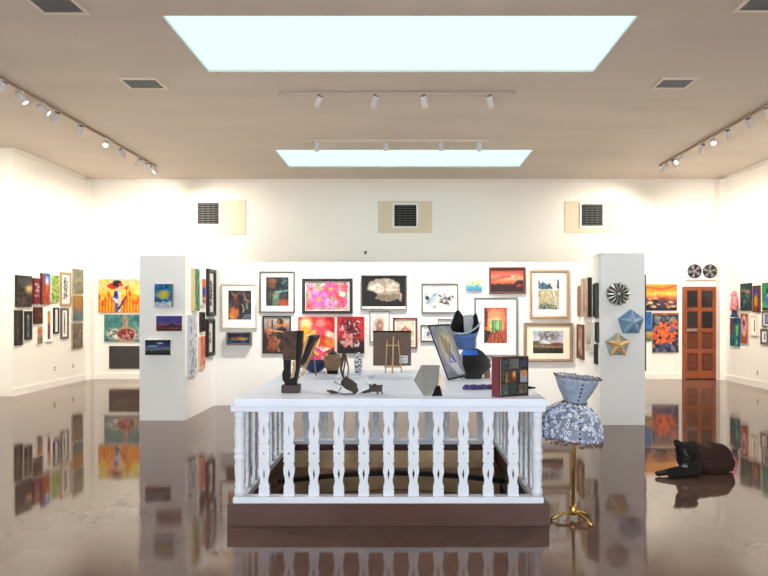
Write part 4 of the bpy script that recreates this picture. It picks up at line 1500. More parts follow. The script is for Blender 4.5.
# turned corner posts
r = .04
prof = [(r, 0), (r, .05), (r * .8, .062), (r * .96, .09), (r * .8, .10), (r * .9, .14), (r, .22), (r * .86, .262), (r * 1.05, .275), (r * 1.05, .30), (r * .84, .308), (r * 1.02, .32), (r * 1.02, .35),
        (r * .84, .362), (r * .95, .40), (r * 1.02, .46), (r * .88, .545), (r * 1.04, .56), (r * .82, .575), (r, .588), (r, b1 - b0)]
for x in (RX0 + r + .002, RX1 - r - .002):
    for y in (RY0 + r + .002, RY1 - r - .002):
        MB().lathe(prof, (x, y, b0), 20).build('corner_post', 'white', bal)

# flat-sawn baluster with two diamonds and a round hole
BW = .0425
hp = [(0, .93), (.075, .93), (.085, .80), (.1, .95), (.115, .92), (.13, .8), (.17, .66), (.21, .72), (.27, .94), (.32, .98), (.36, .86), (.395, .74), (.40, .98), (.42, 1.0), (.435, .86), (.45, .93),
      (.545, .93), (.56, .84), (.575, 1.0), (.595, .98), (.6, .76), (.64, .74), (.69, .92), (.73, .96), (.78, .82), (.83, .70), (.875, .78), (.895, .9), (.91, .97), (.92, .8), (.93, .93), (1, .93)]
Lb = b1 - b0
cu = bpy.data.curves.new('baluster_outline', 'CURVE')
cu.dimensions = '2D'
cu.fill_mode = 'BOTH'
cu.extrude = .011


def spl(pts):
    s = cu.splines.new('POLY')
    s.points.add(len(pts) - 1)
    for q, (x, y) in zip(s.points, pts):
        q.co = (x, y, 0, 1)
    s.use_cyclic_u = True


spl([(BW * q, z * Lb) for z, q in hp] + [(-BW * q, z * Lb) for z, q in reversed(hp)])
for zc in (.255, .765):
    spl([(0, (zc - .068) * Lb), (-.0085, zc * Lb), (0, (zc + .068) * Lb), (.0085, zc * Lb)])
spl([(.0075 * math.cos(a), .5 * Lb + .0075 * math.sin(a)) for a in np.linspace(0, 2 * PI, 13)[:-1]])
tmp = bpy.data.objects.new('tmp', cu)
C.objects.link(tmp)
dg = bpy.context.evaluated_depsgraph_get()
bme = bpy.data.meshes.new_from_object(tmp.evaluated_get(dg))
bpy.data.objects.remove(tmp)
bpy.data.curves.remove(cu)
bme.name = 'baluster'
bme.transform(Matrix.Rotation(PI / 2, 4, 'X'))
bme.materials.clear()
bme.materials.append(M['white'])


def baluster(x, y, rz):
    o = bpy.data.objects.new('baluster', bme)
    C.objects.link(o)
    o.parent = bal
    o.location = (x, y, b0)
    o.rotation_euler = (0, 0, rz)


yfm, ybm = RY0 + rw_ / 2, RY1 - rw_ / 2
for k in range(11):
    x = at(264 + 24.92 * k, 0, yfm - .01).x
    baluster(x, yfm, 0)
    baluster(x, ybm, 0)
for k in range(8):
    y = RY0 + .26 + k * (RY1 - RY0 - .52) / 7
    baluster(RX0 + rw_ / 2, y, PI / 2)
    baluster(RX1 - rw_ / 2, y, PI / 2)
tt = MB().box(-1.238, 1.038, 4.058, 5.99, .874, TZ, .008).build('tabletop', 'top')
tag(tt, 'white painted board lying on the balustrade as a display table', 'tabletop')


def tab(px, py):
    """point of the table top under a pixel"""
    return at(px, py, F * (H - TZ) / (py - CY))


def pz(o, Y):
    """pixel -> local (x, z) at depth Y relative to thing o's base"""
    return lambda px, py: (at(px, py, Y).x - o.location.x, at(px, py, Y).z - o.location.z)


# burl wood sculpture
p = tab(291.3, 392.2)
t = thing('wood_sculpture', 'dark carved wood and burl sculpture on a mahogany block, front left of the table', 'sculpture', p)
Y = p.y
g = pz(t, Y)
zz_ = lambda X, y: g(272 + X / 7.67, 325 + y / 7.67)
top_z = zz_(0, 455)[1]
MB().box(zz_(82, 0)[0], zz_(214, 0)[0], -.055, .06, 0, top_z, .005).build('base_block', 'mahog', t)
MB().prism([zz_(*q) for q in ((192, 44), (240, 44), (232, 200), (212, 330), (190, 452), (128, 452), (146, 400), (172, 330), (190, 250))], -.03, .03).build('upright_slab', 'ebony', t)
MB().prism([zz_(*q) for q in ((92, 262), (142, 262), (140, 370), (150, 420), (160, 452), (110, 456), (86, 420), (82, 370), (94, 340))], -.025, .025).build('lower_post', 'ebony', t)
MB().prism([zz_(*q) for q in ((98, 48), (200, 46), (192, 266), (96, 266), (92, 210), (66, 180), (60, 150), (92, 110))], -.05, .045).build('burl_block', 'burl', t)
MB().prism([zz_(*q) for q in ((190, 272), (172, 276), (158, 300), (168, 310), (160, 360), (146, 408), (172, 400), (186, 340))], -.034, .02).build('tan_wedge', 'tanwood', t)

# picture on a small easel seen from its edge
p = tab(306, 378)
t = thing('tabletop_easel', 'slim wooden easel behind the burl sculpture, holding a picture seen from its edge', 'easel', p)
Y = p.y
g = pz(t, Y)
zz_ = lambda X, y: g(272 + X / 7.67, 325 + y / 7.67)
x1, z1 = zz_(322, 405)
xa, za = zz_(304, 216)
MB().tube([(x1, .12, 0), (xa, .10, za)], .006, 6).build('leg', 'silver', t)
for y in (-.03, .14):
    xb, zb = zz_(213, 388)
    xc_, zc_ = zz_(340, 125)
    MB().tube([(xb, y, 0), (xc_, .055 + (y - .055) * .5, zc_)], .006, 6).build('leg', 'tanwood', t)
xs, zs = zz_(226, 324)
MB().tube([(xs, -.08, zs), (xs, .2, zs)], .008, 6).build('ledge', 'tanwood', t)
t2 = thing('framed_picture', 'black picture with tan edges tilted on the small easel, seen from its edge', 'picture', p)
loc = [zz_(*q) for q in ((288, 80), (345, 86), (236, 305), (214, 312))]
MB().prism(loc, -.11, .22).build('frame', 'ebony', t2)
lo2 = [zz_(*q) for q in ((284, 82), (300, 84), (228, 300), (210, 312))]
MB().prism(lo2, -.113, .223).build('picture_edge', 'tanwood', t2)

# blue bowl, urn, patterned vase
p = at(314.5, 370, 5.80)
bo = MB().lathe([(.055, 0), (.075, .012), (.115, .045), (.15, .105), (.152, .112), (.145, .112), (.108, .052), (.06, .02)], seg=32).build('bowl', 'navy', None, (p.x, p.y, TZ))
tag(bo, 'dark navy blue bowl at the back of the table in front of the red painting', 'bowl')
p = tab(332.5, 373.6)
s = p.y / F
t = thing('urn', 'round brown clay urn with black foot and black stopper', 'urn', p)
MB().lathe([(5.6 * s, 0), (5.4 * s, 2.5 * s), (6 * s, 3.6 * s)], seg=28).build('foot', 'blackmat', t)
MB().lathe([(6 * s, 3.6 * s), (7.4 * s, 7 * s), (8.5 * s, 12.5 * s), (8.4 * s, 16 * s), (7.6 * s, 18.6 * s), (5.4 * s, 19.4 * s)], seg=28).build('body', 'brownclay', t)
MB().lathe([(4.6 * s, 19.4 * s), (4.4 * s, 20.6 * s), (2.4 * s, 22 * s), (1.2 * s, 22.6 * s), (1.3 * s, 24.4 * s), (.4 * s, 25 * s)], seg=20).build('stopper', 'black', t)
p = tab(358.2, 374.8)
s = p.y / F
o = MB().lathe([(2.6 * s, 0), (3.3 * s, 4 * s), (4.1 * s, 11 * s), (3.9 * s, 15 * s), (2.8 * s, 19 * s), (1.7 * s, 20 * s), (1.9 * s, 21.5 * s), (1.4 * s, 22.3 * s)], seg=28).build('vase', 'glaze', None, p)
bmv = bmesh.new()
bmv.from_mesh(o.data)
bmesh.ops.subdivide_edges(bmv, edges=[e for e in bmv.edges if abs(e.verts[0].co.z - e.verts[1].co.z) > 1e-4], cuts=5)
bmv.to_mesh(o.data)
bmv.free()
rs = np.random.RandomState(4)
cols = []
for v in o.data.vertices:
    a_ = math.atan2(v.co.y, v.co.x)
    k = math.sin(a_ * 4 + v.co.z * 60) * math.sin(v.co.z * 190 + 2 * math.sin(a_ * 3))
    cols.append(lin((44, 46, 54) if k > .1 else (206, 210, 216)))
set_cols(o.data, np.array(cols))
tag(o, 'slim black and white patterned vase in the middle of the table', 'vase')

# driftwood figure with looped strips
p = tab(344, 394.2)
t = thing('driftwood_sculpture', 'dark driftwood figure with two tall looped strips and thin feet', 'sculpture', p)
Y = p.y
g = pz(t, Y)
q3 = lambda X, y, d=0.0: (g(320 + X / 10.47, 345 + y / 10.47)[0], d, g(320 + X / 10.47, 345 + y / 10.47)[1])
organic('body', [('c', q3(262, 415), q3(320, 440), .035, .042), ('c', q3(300, 430), q3(372, 492), .045, .024), ('c', q3(275, 372), q3(290, 400), .02, .025), ('c', q3(372, 490), q3(362, 520), .02, .012), ('c', q3(380, 470), q3(384, 425), .01, .006)],
        .007, 'drift', t, 2)
MB().tube([q3(258, 380), q3(232, 330), q3(220, 270), q3(232, 180), q3(246, 108), q3(262, 130), q3(262, 200), q3(245, 300), q3(242, 370)], [.008, .008, .009, .014, .012, .008, .007, .006, .006], 8).build('looped_strip', 'drift', t)
MB().tube([q3(262, 110, .01), q3(278, 180, .02), q3(295, 260, .02), q3(290, 340, .01), q3(280, 380, 0)], [.007, .007, .006, .006, .006], 8).build('looped_strip', 'brownclay', t)
MB().tube([q3(225, 460), q3(205, 490), q3(180, 515, -.02), q3(260, 528, -.03), q3(360, 526, -.01)], .004, 6).build('wire_foot', 'wire', t)
MB().tube([q3(235, 445), q3(195, 430), q3(160, 412)], [.003, .003, .003], 6).sphere(Vector(q3(158, 411)), .008, 2).build('wire_feeler', 'wire', t)
organic('foot', [('c', q3(78, 496, -.01), q3(130, 508, -.02), .008, .016), ('c', q3(130, 508, -.02), q3(182, 516, -.02), .016, .01)], .006, 'drift', t, 2)

# small dark cart-like figure
p = tab(375, 394)
t = thing('wood_figure', 'small dark wooden animal figure on thin legs, right of the driftwood figure', 'figure', p)
g = pz(t, p.y)
q3 = lambda X, y, d=0.0: (g(320 + X / 10.47, 345 + y / 10.47)[0], d, g(320 + X / 10.47, 345 + y / 10.47)[1])
b = MB()
b.box(q3(518, 0)[0], q3(652, 0)[0], -.03, .03, q3(0, 484)[2], q3(0, 428)[2], .006)
b.build('body', 'drift', t)
organic('snout', [('c', q3(525, 475), q3(445, 496), .017, .009), ('c', q3(530, 430), q3(518, 415), .012, .009)], .005, 'drift', t, 2)
organic('back_hump', [('c', q3(560, 425), q3(572, 412), .015, .011), ('c', q3(600, 426), q3(650, 424), .008, .008)], .005, 'drift', t, 2)
for X0, X1, d in ((595, 606, -.022), (645, 657, -.02), (610, 600, .02), (640, 650, .022)):
    MB().tube([q3(X0, 480, d), (q3(X1, 0)[0], d, .004)], .005, 6).build('leg', 'drift', t)
MB().tube([q3(450, 495), (q3(440, 0)[0], 0, .012), (q3(412, 0)[0], -.005, .006)], .003, 6).build('feeler', 'wire', t)

# clear acrylic riser
p = tab(352, 384)
t = thing('acrylic_riser', 'clear acrylic display riser behind the driftwood figure', 'riser', (p.x, 4.86, TZ))
s = 4.86 / F
MB().box(-15 * s, 16 * s, -.05, .05, 8 * s, 8 * s + .006, .001).build('shelf', 'acrylic', t)
for x in (-15 * s, 16 * s - .006):
    MB().box(x, x + .006, -.05, .05, 0, 8 * s, .001).build('side_panel', 'acrylic', t)

# brown board turned away on a thin easel
p = tab(393, 372.6)
t = thing('tabletop_easel', 'thin pale wood easel carrying the brown board, middle of the table back', 'easel', p)
g = pz(t, p.y)
q8 = lambda X, y, d=0.0: (g(350 + X / 7.2, 300 + y / 7.2)[0], d, g(350 + X / 7.2, 300 + y / 7.2)[1])
for X0, X1, y1, d in ((256, 268, 290, -.02), (372, 346, 290, -.02)):
    q = q8(X0, 525, d)
    MB().tube([(q[0], d, .004), q8(X1, y1, -.005)], .0065, 6).build('leg', 'tanwood', t)
q = q8(306, 525, -.075)
MB().tube([(q[0], -.075, .004), q8(313, 262, -.005)], .0085, 6).build('leg', 'tanwood', t)
MB().tube([q8(255, 326, -.014), q8(357, 326, -.014)], .007, 6).build('cross_bar', 'tanwood', t)
MB().tube([q8(245, 480, .01), q8(370, 480, .01)], .009, 6).build('ledge', 'tanwood', t)
bt = thing('picture_board', 'brown board seen from behind on the easel, with a white paper label', 'picture', p)
a0, a1 = q8(165, 474), q8(440, 226)
f_ = [Vector((a0[0], .012, a0[2])), Vector((a1[0], .012, a0[2])), Vector((a1[0], .05, a1[2])), Vector((a0[0], .05, a1[2]))]
MB().hexa(f_, [v + Vector((0, .03, 0)) for v in f_]).build('board', 'brownboard', bt)
b = MB()
b.hexa([f_[3] + Vector((-.003, -.006, -.012)), f_[2] + Vector((.003, -.006, -.012)), f_[2] + Vector((.003, -.004, .004)), f_[3] + Vector((-.003, -.004, .004))],
       [f_[3] + Vector((-.003, .034, -.012)), f_[2] + Vector((.003, .034, -.012)), f_[2] + Vector((.003, .034, .004)), f_[3] + Vector((-.003, .034, .004))])
b.build('top_strip', 'ebony', bt)


def onb(X, y, off):
    q = q8(X, y)
    k = (q[2] - a0[2]) / (a1[2] - a0[2])
    return Vector((q[0], .012 + .038 * k - off, q[2]))


lab = MB().hexa([onb(355, 456, .002), onb(416, 456, .002), onb(416, 402, .002), onb(355, 402, .002)], [onb(355, 456, -.001), onb(416, 456, -.001), onb(416, 402, -.001), onb(355, 402, -.001)]).build('paper_label', 'labelw', bt)
for X0, X1, y0, y1 in ((364, 384, 420, 410), (388, 408, 418, 414), (364, 402, 436, 432), (364, 394, 446, 442)):
    MB().hexa([onb(X0, y0, .003), onb(X1, y0, .003), onb(X1, y1, .003), onb(X0, y1, .003)], [onb(X0, y0, .001), onb(X1, y0, .001), onb(X1, y1, .001), onb(X0, y1, .001)]).build('label_print', 'labelb', lab)

# grey card on its little stand at the front edge
p = tab(423, 397.6)
t = thing('card_stand', 'small grey panel standing on one corner with a dark stand, front edge of the table', 'display panel', p)


def q11(X, y, Y):
    return at(405 + X / 10.97, 355 + y / 10.97, Y) - t.location


Y = p.y
fa = [q11(178, 124, Y + .09), q11(96, 292, Y + .02), q11(206, 470, Y + .0), q11(382, 126, Y + .09)]
fb = [v + Vector((.012, .05, .003)) for v in fa]
fb[2] = q11(280, 470, Y + .03)
fb[3] = q11(362, 326, Y + .1)
fb[2].z = max(fb[2].z, .002)
fa[2].z = max(fa[2].z, .002)
b = MB()
va = [b.bm.verts.new(v) for v in fa]
b.bm.faces.new(va)
vb = [b.bm.verts.new(v) for v in (fa[0] + Vector((.005, .05, -.02)), fa[1] + Vector((.02, .06, 0)), fb[2], fb[3])]
b.bm.faces.new(list(reversed(vb)))
for i in range(4):
    j = (i + 1) % 4
    b.bm.faces.new((va[j], va[i], vb[i], vb[j]))
b.build('panel', 'greyboard', t)
MB().hexa([q11(290, 466, Y + .06), q11(412, 462, Y + .06), q11(380, 350, Y + .11), q11(340, 350, Y + .11)], [q11(300, 466, Y + .1) + Vector((0, 0, .01)), q11(408, 462, Y + .1) + Vector((0, 0, .01)), q11(382, 350, Y + .13), q11(345, 350, Y + .13)]).build('stand_foot', 'blackmat', t)
MB().hexa([q11(376, 210, Y + .15), q11(428, 240, Y + .15), q11(432, 400, Y + .13), q11(400, 420, Y + .13), q11(360, 340, Y + .14)], [q11(376, 210, Y + .17), q11(428, 240, Y + .17), q11(432, 400, Y + .15), q11(400, 420, Y + .15), q11(360, 340, Y + .16)]).build('backing_card', 'cream', t)

# slanting line drawing in a black frame
p = tab(456, 380.6)
t = thing('framed_picture', 'grey drawing with orange and green lines leaning sideways in a black frame, on the table', 'picture', p)
Y = p.y
o_ = t.location.copy()
TLc, TRc = at(427.8, 326.0, Y + .10) - o_, at(449.8, 324.8, Y + .10) - o_
BRc, BLc = at(466.4, 376.0, Y) - o_, at(447.8, 379.8, Y) - o_


def P_lines(a):
    a.bg((136, 138, 152)).cloud((160, 162, 176), 5, 6, .5, .7).ell(.5, .42, .34, .32, (214, 196, 160), .6, .2).ell(.55, .68, .3, .2, (196, 196, 214), .5)
    for k in range(9):
        a.line([(.3 + .05 * k, .12 + .03 * k), (.34 + .03 * k, .5), (.5 + .03 * k, .6 + .02 * k)], .02, ((226, 160, 90), (120, 170, 100), (110, 100, 150))[k % 3])
    a.line([(.2, .2), (.5, .04), (.7, .2)], .02, (120, 170, 90)).line([(.5, .55), (.4, .7), (.66, .74), (.6, .56)], .02, (110, 96, 160))
    for k in range(5):
        a.line([(.42 + .07 * k, .74), (.6 + .07 * k, .96)], .022, (236, 236, 240))


a = Art(46, 96, 5)
P_lines(a)


def quad(u, v, d=0.0):
    return TLc.lerp(TRc, u).lerp(BLc.lerp(BRc, u), v) + Vector((0, d, 0))


sheet_mesh('print', a, lambda u, v: quad(u * .93 + .055, v * .955 + .025, -.006), lambda u, v: quad(u * .93 + .055, v * .955 + .025, .0), (90, 90, 96), 'print', t)
MB().hexa([quad(-.015, -.01), quad(-.015, 1.02), quad(1.01, 1.02), quad(1.01, -.01)], [quad(-.015, -.01, .025), quad(-.015, 1.02, .025), quad(1.01, 1.02, .025), quad(1.01, -.01, .025)]).build('frame', 'black', t)
te = thing('tabletop_easel', 'little tan easel behind the slanting drawing, only its feet showing', 'easel', (p.x, p.y, TZ))
for x, y in ((-.05, -.055), (.055, -.05)):
    MB().tube([(x, .06, .006), (x * .5, .125, .30)], .006, 6).build('leg', 'tanwood', te)
MB().tube([(0, .22, .006), (0, .13, .28)], .006, 6).build('leg', 'tanwood', te)
MB().tube([(-.05, .078, .06), (.05, .078, .06)], .005, 6).build('ledge', 'tanwood', te)

# blue and black vessel
p = tab(472, 379.5)
t = thing('ceramic_vessel', 'blue and black open vessel with pointed rim and white band, behind the slanting drawing', 'vessel', (p.x, p.y + .13, TZ))
Y = p.y + .13
g = pz(t, Y)
z4 = lambda X, y: g(420 + X / 7.2, 305 + y / 7.2)
lowp = [z4(*q) for q in ((296, 360), (330, 318), (405, 308), (440, 330), (494, 390), (500, 440), (448, 480), (428, 552), (318, 552), (300, 470))]
lowp = [(x, max(z, 0.0)) for x, z in lowp]
mn = min(z for x, z in lowp)
lowp = [(x, z if z > mn + .001 else 0.0) for x, z in lowp]
MB().prism(lowp, -.10, .09).build('lower_body', 'glossblack', t)
MB().prism([(x, max(z, .001)) for x, z in (z4(*q) for q in ((452, 470), (500, 440), (504, 530), (470, 532)))], -.02, .06).build('brown_corner', 'brownclay', t)
MB().prism([z4(*q) for q in ((290, 352), (300, 318), (398, 320), (410, 350), (330, 356))], -.115, -.09).build('bright_blue_patch', 'bluebright', t)
zr = lambda X: z4(X, 0)[0]
cxv = zr(322)
r0 = (zr(406) - zr(262)) / 2
r1 = (zr(428) - zr(214)) / 2
zb, zt_ = z4(0, 318)[1], z4(0, 150)[1]


def wob(r, z, a, k):
    if k in (2, 3):                                   # rim: low in front, two high points
        f = .5 + .5 * math.sin(a)                     # 1 at the back
        pk = max(0, math.cos(a - 2.0)) ** 10 + .9 * max(0, math.cos(a - .55)) ** 12
        z = z - .075 * (1 - f) + .045 * f + .11 * pk
        if k == 3:
            z -= .004
    return r, z


MB().lathe([(r0, 0), (r0 * 1.12, (zt_ - zb) * .4), (r1, zt_ - zb), (r1 * .95, zt_ - zb), (r0 * .9, .02)], (cxv, 0, zb), 40, wob=wob, caps=False).build('upper_bowl', 'blueclay', t)
MB().lathe([(r0 * .88, .012), (r0 * 1.0, (zt_ - zb) * .4), (r1 * .93, zt_ - zb), (r1 * .90, zt_ - zb), (r0 * .8, .016)], (cxv, 0, zb), 40, wob=wob, caps=False).build('dark_lining', 'blackmat', t)
pn = [z4(*q) for q in ((318, 76), (386, 66), (392, 150), (372, 250), (326, 250))]
MB().prism(pn, r1 * .5, r1 * .56).build('grey_panel', 'greyclay', t)
bp_ = []
for k in range(15):
    a_ = PI + PI * k / 14
    x = cxv + r1 * 1.05 * math.cos(a_)
    y = r1 * 1.05 * math.sin(a_)
    X = 322 + 107 * math.cos(a_)
    yy = 150 + 62 * (1 - ((X - 300) / 130) ** 2) - 26 * ((X - 215) / 215)
    bp_.append((x, y, z4(X, yy)[1]))
MB().tube(bp_, .009, 8).build('white_band', 'greyclay', t)

# photo album and purple scarf
A1, A2, A3 = tab(491.6, 397.0), tab(499, 397.6), tab(528.4, 395.6)
c = (A1 + A3) / 2
t = thing('photo_album', 'standing album with dark red spine and a cover of small photographs, at the table front', 'album', (A2.x, A2.y, TZ))
o_ = Vector((A2.x, A2.y, TZ))
A1, A2, A3 = A1 - o_, A2 - o_, A3 - o_
A4 = A1 + A3 - A2
Ha = at(499, 357.2, tab(499, 397.6).y).z - TZ
up = Vector((0, 0, Ha))


def P_album(a):
    a.bg((44, 40, 38)).cloud((70, 64, 60), 5, 5, .5, .7)
    for (x0, x1, y0, y1, c_) in ((.05, .34, .05, .3, (70, 74, 70)), (.36, .66, .04, .3, (120, 122, 118)), (.7, .95, .08, .26, (70, 66, 90)), (.05, .2, .36, .62, (86, 80, 64)), (.22, .36, .38, .64, (130, 84, 50)),
                                 (.4, .6, .34, .6, (150, 70, 40)), (.7, .96, .36, .66, (176, 170, 186)), (.05, .3, .68, .94, (84, 92, 86)), (.33, .6, .7, .95, (60, 64, 60)), (.66, .94, .7, .95, (104, 98, 76))):
        a.rect(x0, x1, y0, y1, c_, .9)
        for _ in range(6):
            a.ell(x0 + (x1 - x0) * (.15 + .7 * a.rs.rand()), y0 + (y1 - y0) * (.15 + .7 * a.rs.rand()), .03, .03, tuple(np.array(c_) * (.4 + a.rs.rand())), .4)
    a.ell(.86, .42, .09, .09, (226, 140, 40), .2).ell(.5, .44, .04, .08, (226, 196, 120), .4).line([(.24, .44), (.22, .66)], .02, (214, 150, 90)).line([(.03, .03), (.03, .97)], .012, (190, 180, 160))


nrm = (A3 - A2).cross(up).normalized()
if nrm.y > 0:
    nrm = -nrm
a = Art(64, 84, 6)
P_album(a)
MB().hexa([A1, A2, A3, A4], [A1 + up, A2 + up, A3 + up, A4 + up]).build('cover_block', 'redcover', t)
cf = lambda u, v, off: A2.lerp(A3, .01 + .98 * u) + up * (.985 - .97 * v) + nrm * off
sheet_mesh('photo_cover', a, lambda u, v: cf(u, v, .004), lambda u, v: cf(u, v, .0), (40, 34, 32), 'print', t)
p = tab(478, 390)
el = []
pts = [tab(464, 390.2), tab(472, 389.6), tab(481, 389.8), tab(490, 389.2), tab(502, 388.6)]
for i in range(len(pts) - 1):
    a0_, a1_ = pts[i] - p, pts[i + 1] - p
    el.append(('c', (a0_.x, a0_.y, .014), (a1_.x, a1_.y, .018), .016 + .004 * (i % 2), .02))
for i in range(5):
    q = pts[i] - p
    el.append(('e', (q.x + .02, q.y + .012 * (-1) ** i, .03), (.02, .014, .012)))
o = organic('scarf', el, .007, 'purple', None, 2)
o.location = p
tag(o, 'crumpled purple scarf lying behind the album', 'scarf')
p = tab(531, 389)
o = MB().tube([(-.1, .03, .012), (-.02, .0, .01), (.035, -.005, .008)], [.012, .012, .006], 8).build('dark_handle', 'ebony', None, p)
tag(o, 'small dark pointed stick end behind the right edge of the album', 'stick')

# ------------------------------------------------------------------ lamp
Yl = 4.23
s = Yl / F
p = Vector(((573 - CX) * s, Yl, 0))
t = thing('floor_lamp', 'brass floor lamp with a mosaic dome shade of white rings, beside the balustrade', 'lamp', p)
zl = lambda py: H + (CY - py) * s
# the collar and dome lean a little to the right
tilt = Matrix.Translation((0, 0, zl(402))) @ Matrix.Rotation(math.radians(5.5), 4, 'Y') @ Matrix.Translation((0, 0, -zl(402)))
MB().tube([(0, 0, .05), (.012, 0, zl(436)), (.012, 0, zl(405))], .0135, 12).build('pole', 'brass', t)
MB().lathe([(.012, 0), (.034, .012), (.034, .03), (.014, .06)], (.012, 0, zl(440)), 16).build('socket_cup', 'brownframe', t)
MB().lathe([(.02, .0), (.026, .02), (.024, .07), (.015, .075)], (0, 0, .03), 14).build('pole_foot', 'brass', t)
for (px, py) in ((551, 521), (592, 527), (588, 517)):
    q = at(px, py, F * H / (py - CY)) - p
    MB().tube([(0, 0, .055), (q.x * .35, q.y * .35, .05), (q.x * .75, q.y * .75, .035), (q.x, q.y, .011)], [.012, .012, .011, .011], 8).build('base_leg', 'brass', t)
Rd = .232
domez = [(1.0, 0), (1.0, .04), (.965, .095), (.88, .15), (.74, .2), (.54, .24), (.34, .262)]
z0 = zl(437)
MB().lathe([(Rd * r_, z) for r_, z in domez] + [(Rd * r_ - .006, z - .004) for r_, z in reversed(domez)], (0, 0, z0), 48, mtx=tilt, caps=False).build('dome_shade', 'lampglass', t)


def dome_pt(a_, k):
    k = min(max(k, 0), len(domez) - 1.001)
    i = int(k)
    f_ = k - i
    r_ = (domez[i][0] * (1 - f_) + domez[i + 1][0] * f_) * Rd
    z = domez[i][1] * (1 - f_) + domez[i + 1][1] * f_
    dr_, dz_ = (domez[i + 1][0] - domez[i][0]) * Rd, domez[i + 1][1] - domez[i][1]
    n = Vector((dz_ * math.cos(a_), dz_ * math.sin(a_), -dr_)).normalized()
    return Vector((r_ * math.cos(a_), r_ * math.sin(a_), z0 + z)), n


random.seed(5)
rings, rb, db = MB(), MB(), MB()
for k in range(640):
    a_, kk = random.random() * 2 * PI, .1 + 5.6 * random.random() ** .9
    c, n = dome_pt(a_, kk)
    c = c + n * .003
    q = n.to_track_quat('Z', 'Y').to_matrix().to_4x4()
    big = random.random() < .16
    rr = (.0135 if big else .0075 + .004 * random.random())
    m_ = tilt @ Matrix.Translation(c) @ q
    tgt = rings if (big or random.random() < .55) else rb
    tgt.lathe([(rr, -.002), (rr, .003), (rr * .52, .003), (rr * .52, -.002)], seg=10, mtx=m_, caps=False)
    if big or random.random() < .3:
        db.lathe([(rr * .5, -.002), (rr * .5, .002)], seg=8, mtx=m_)
for o in (rings.build('white_rings', 'ringwhite', t), rb.build('pale_blue_rings', 'ringblue', t), db.build('dark_beads', 'ringdark', t)):
    o['kind'] = 'stuff'
# flared upper collar
zc0, zc1 = zl(402), zl(376)
colr = [(.078, zc0), (.09, zc0 + .03), (.125, zc0 + .09), (.158, zc0 + .165), (.165, zc1)]
MB().lathe(colr + [(r_ - .006, z - .002) for r_, z in reversed(colr)], (0.012, 0, 0), 40, mtx=tilt, caps=False).build('collar_shade', 'lampupper', t)
fr = MB()
for R_, z, n, sz in ((Rd * 1.0, z0 - .004, 120, .012), (.166, zc1, 70, .0075), (.081, zc0 + .002, 46, .009)):
    for k in range(n):
        a_ = 2 * PI * k / n
        rr = R_ + random.uniform(-.006, .012)
        c = tilt @ Vector(((0.012 if R_ < .2 else 0) + rr * math.cos(a_), rr * math.sin(a_), z + random.uniform(-.012, .008) * (1.6 if R_ > .2 else .5)))
        fr.sphere(c, sz * random.uniform(.6, 1.1), 1)
o = fr.build('bead_trim', 'fringe', t)
o['kind'] = 'stuff'
# line of dark beads up the front of both shades
vb = MB()
for k in range(9):
    c, n = dome_pt(-PI / 2, .3 + 5.2 * k / 8)
    vb.sphere(tilt @ (c + n * .006), .010 if k % 2 else .007, 1)
for k in range(5):
    z = zc0 + .03 + k * .03
    rr = np.interp(z, [q[1] for q in colr], [q[0] for q in colr])
    vb.sphere(tilt @ Vector((.012, -rr - .003, z)), .008, 1)
o = vb.build('bead_strip', 'ringdark', t)
o['kind'] = 'stuff'

# ------------------------------------------------------------------ dog
Yd = 5.36
s = Yd / F
O = Vector(((684 - CX) * s, Yd, 0))


def dogcol(c):
    x, y, z = c
    base = np.array((54, 34, 29.0))
    blk = np.array((30, 25, 24.0))
    k = 1 - min(1, max(0, (x - .04) / .14))
    col = base * (1 - k) + blk * k
    if abs(x + .042 - (.222 - z) * .2) < .010 and y < -.09 and .206 < z < .262:      # blaze and muzzle
        col = np.array((74, 69, 67.0))
    if y < -.11 and .122 < z < .150 and abs(x + .055) < .034:
        col = np.array((88, 83, 81.0))
    if abs(x + .03) < .018 and y < -.05 and .085 < z < .115:         # chest mark
        col = np.array((140, 136, 134.0))
    if x < -.2 and z > .03:
        col = np.array((52, 46, 44.0))
    return tuple(col)


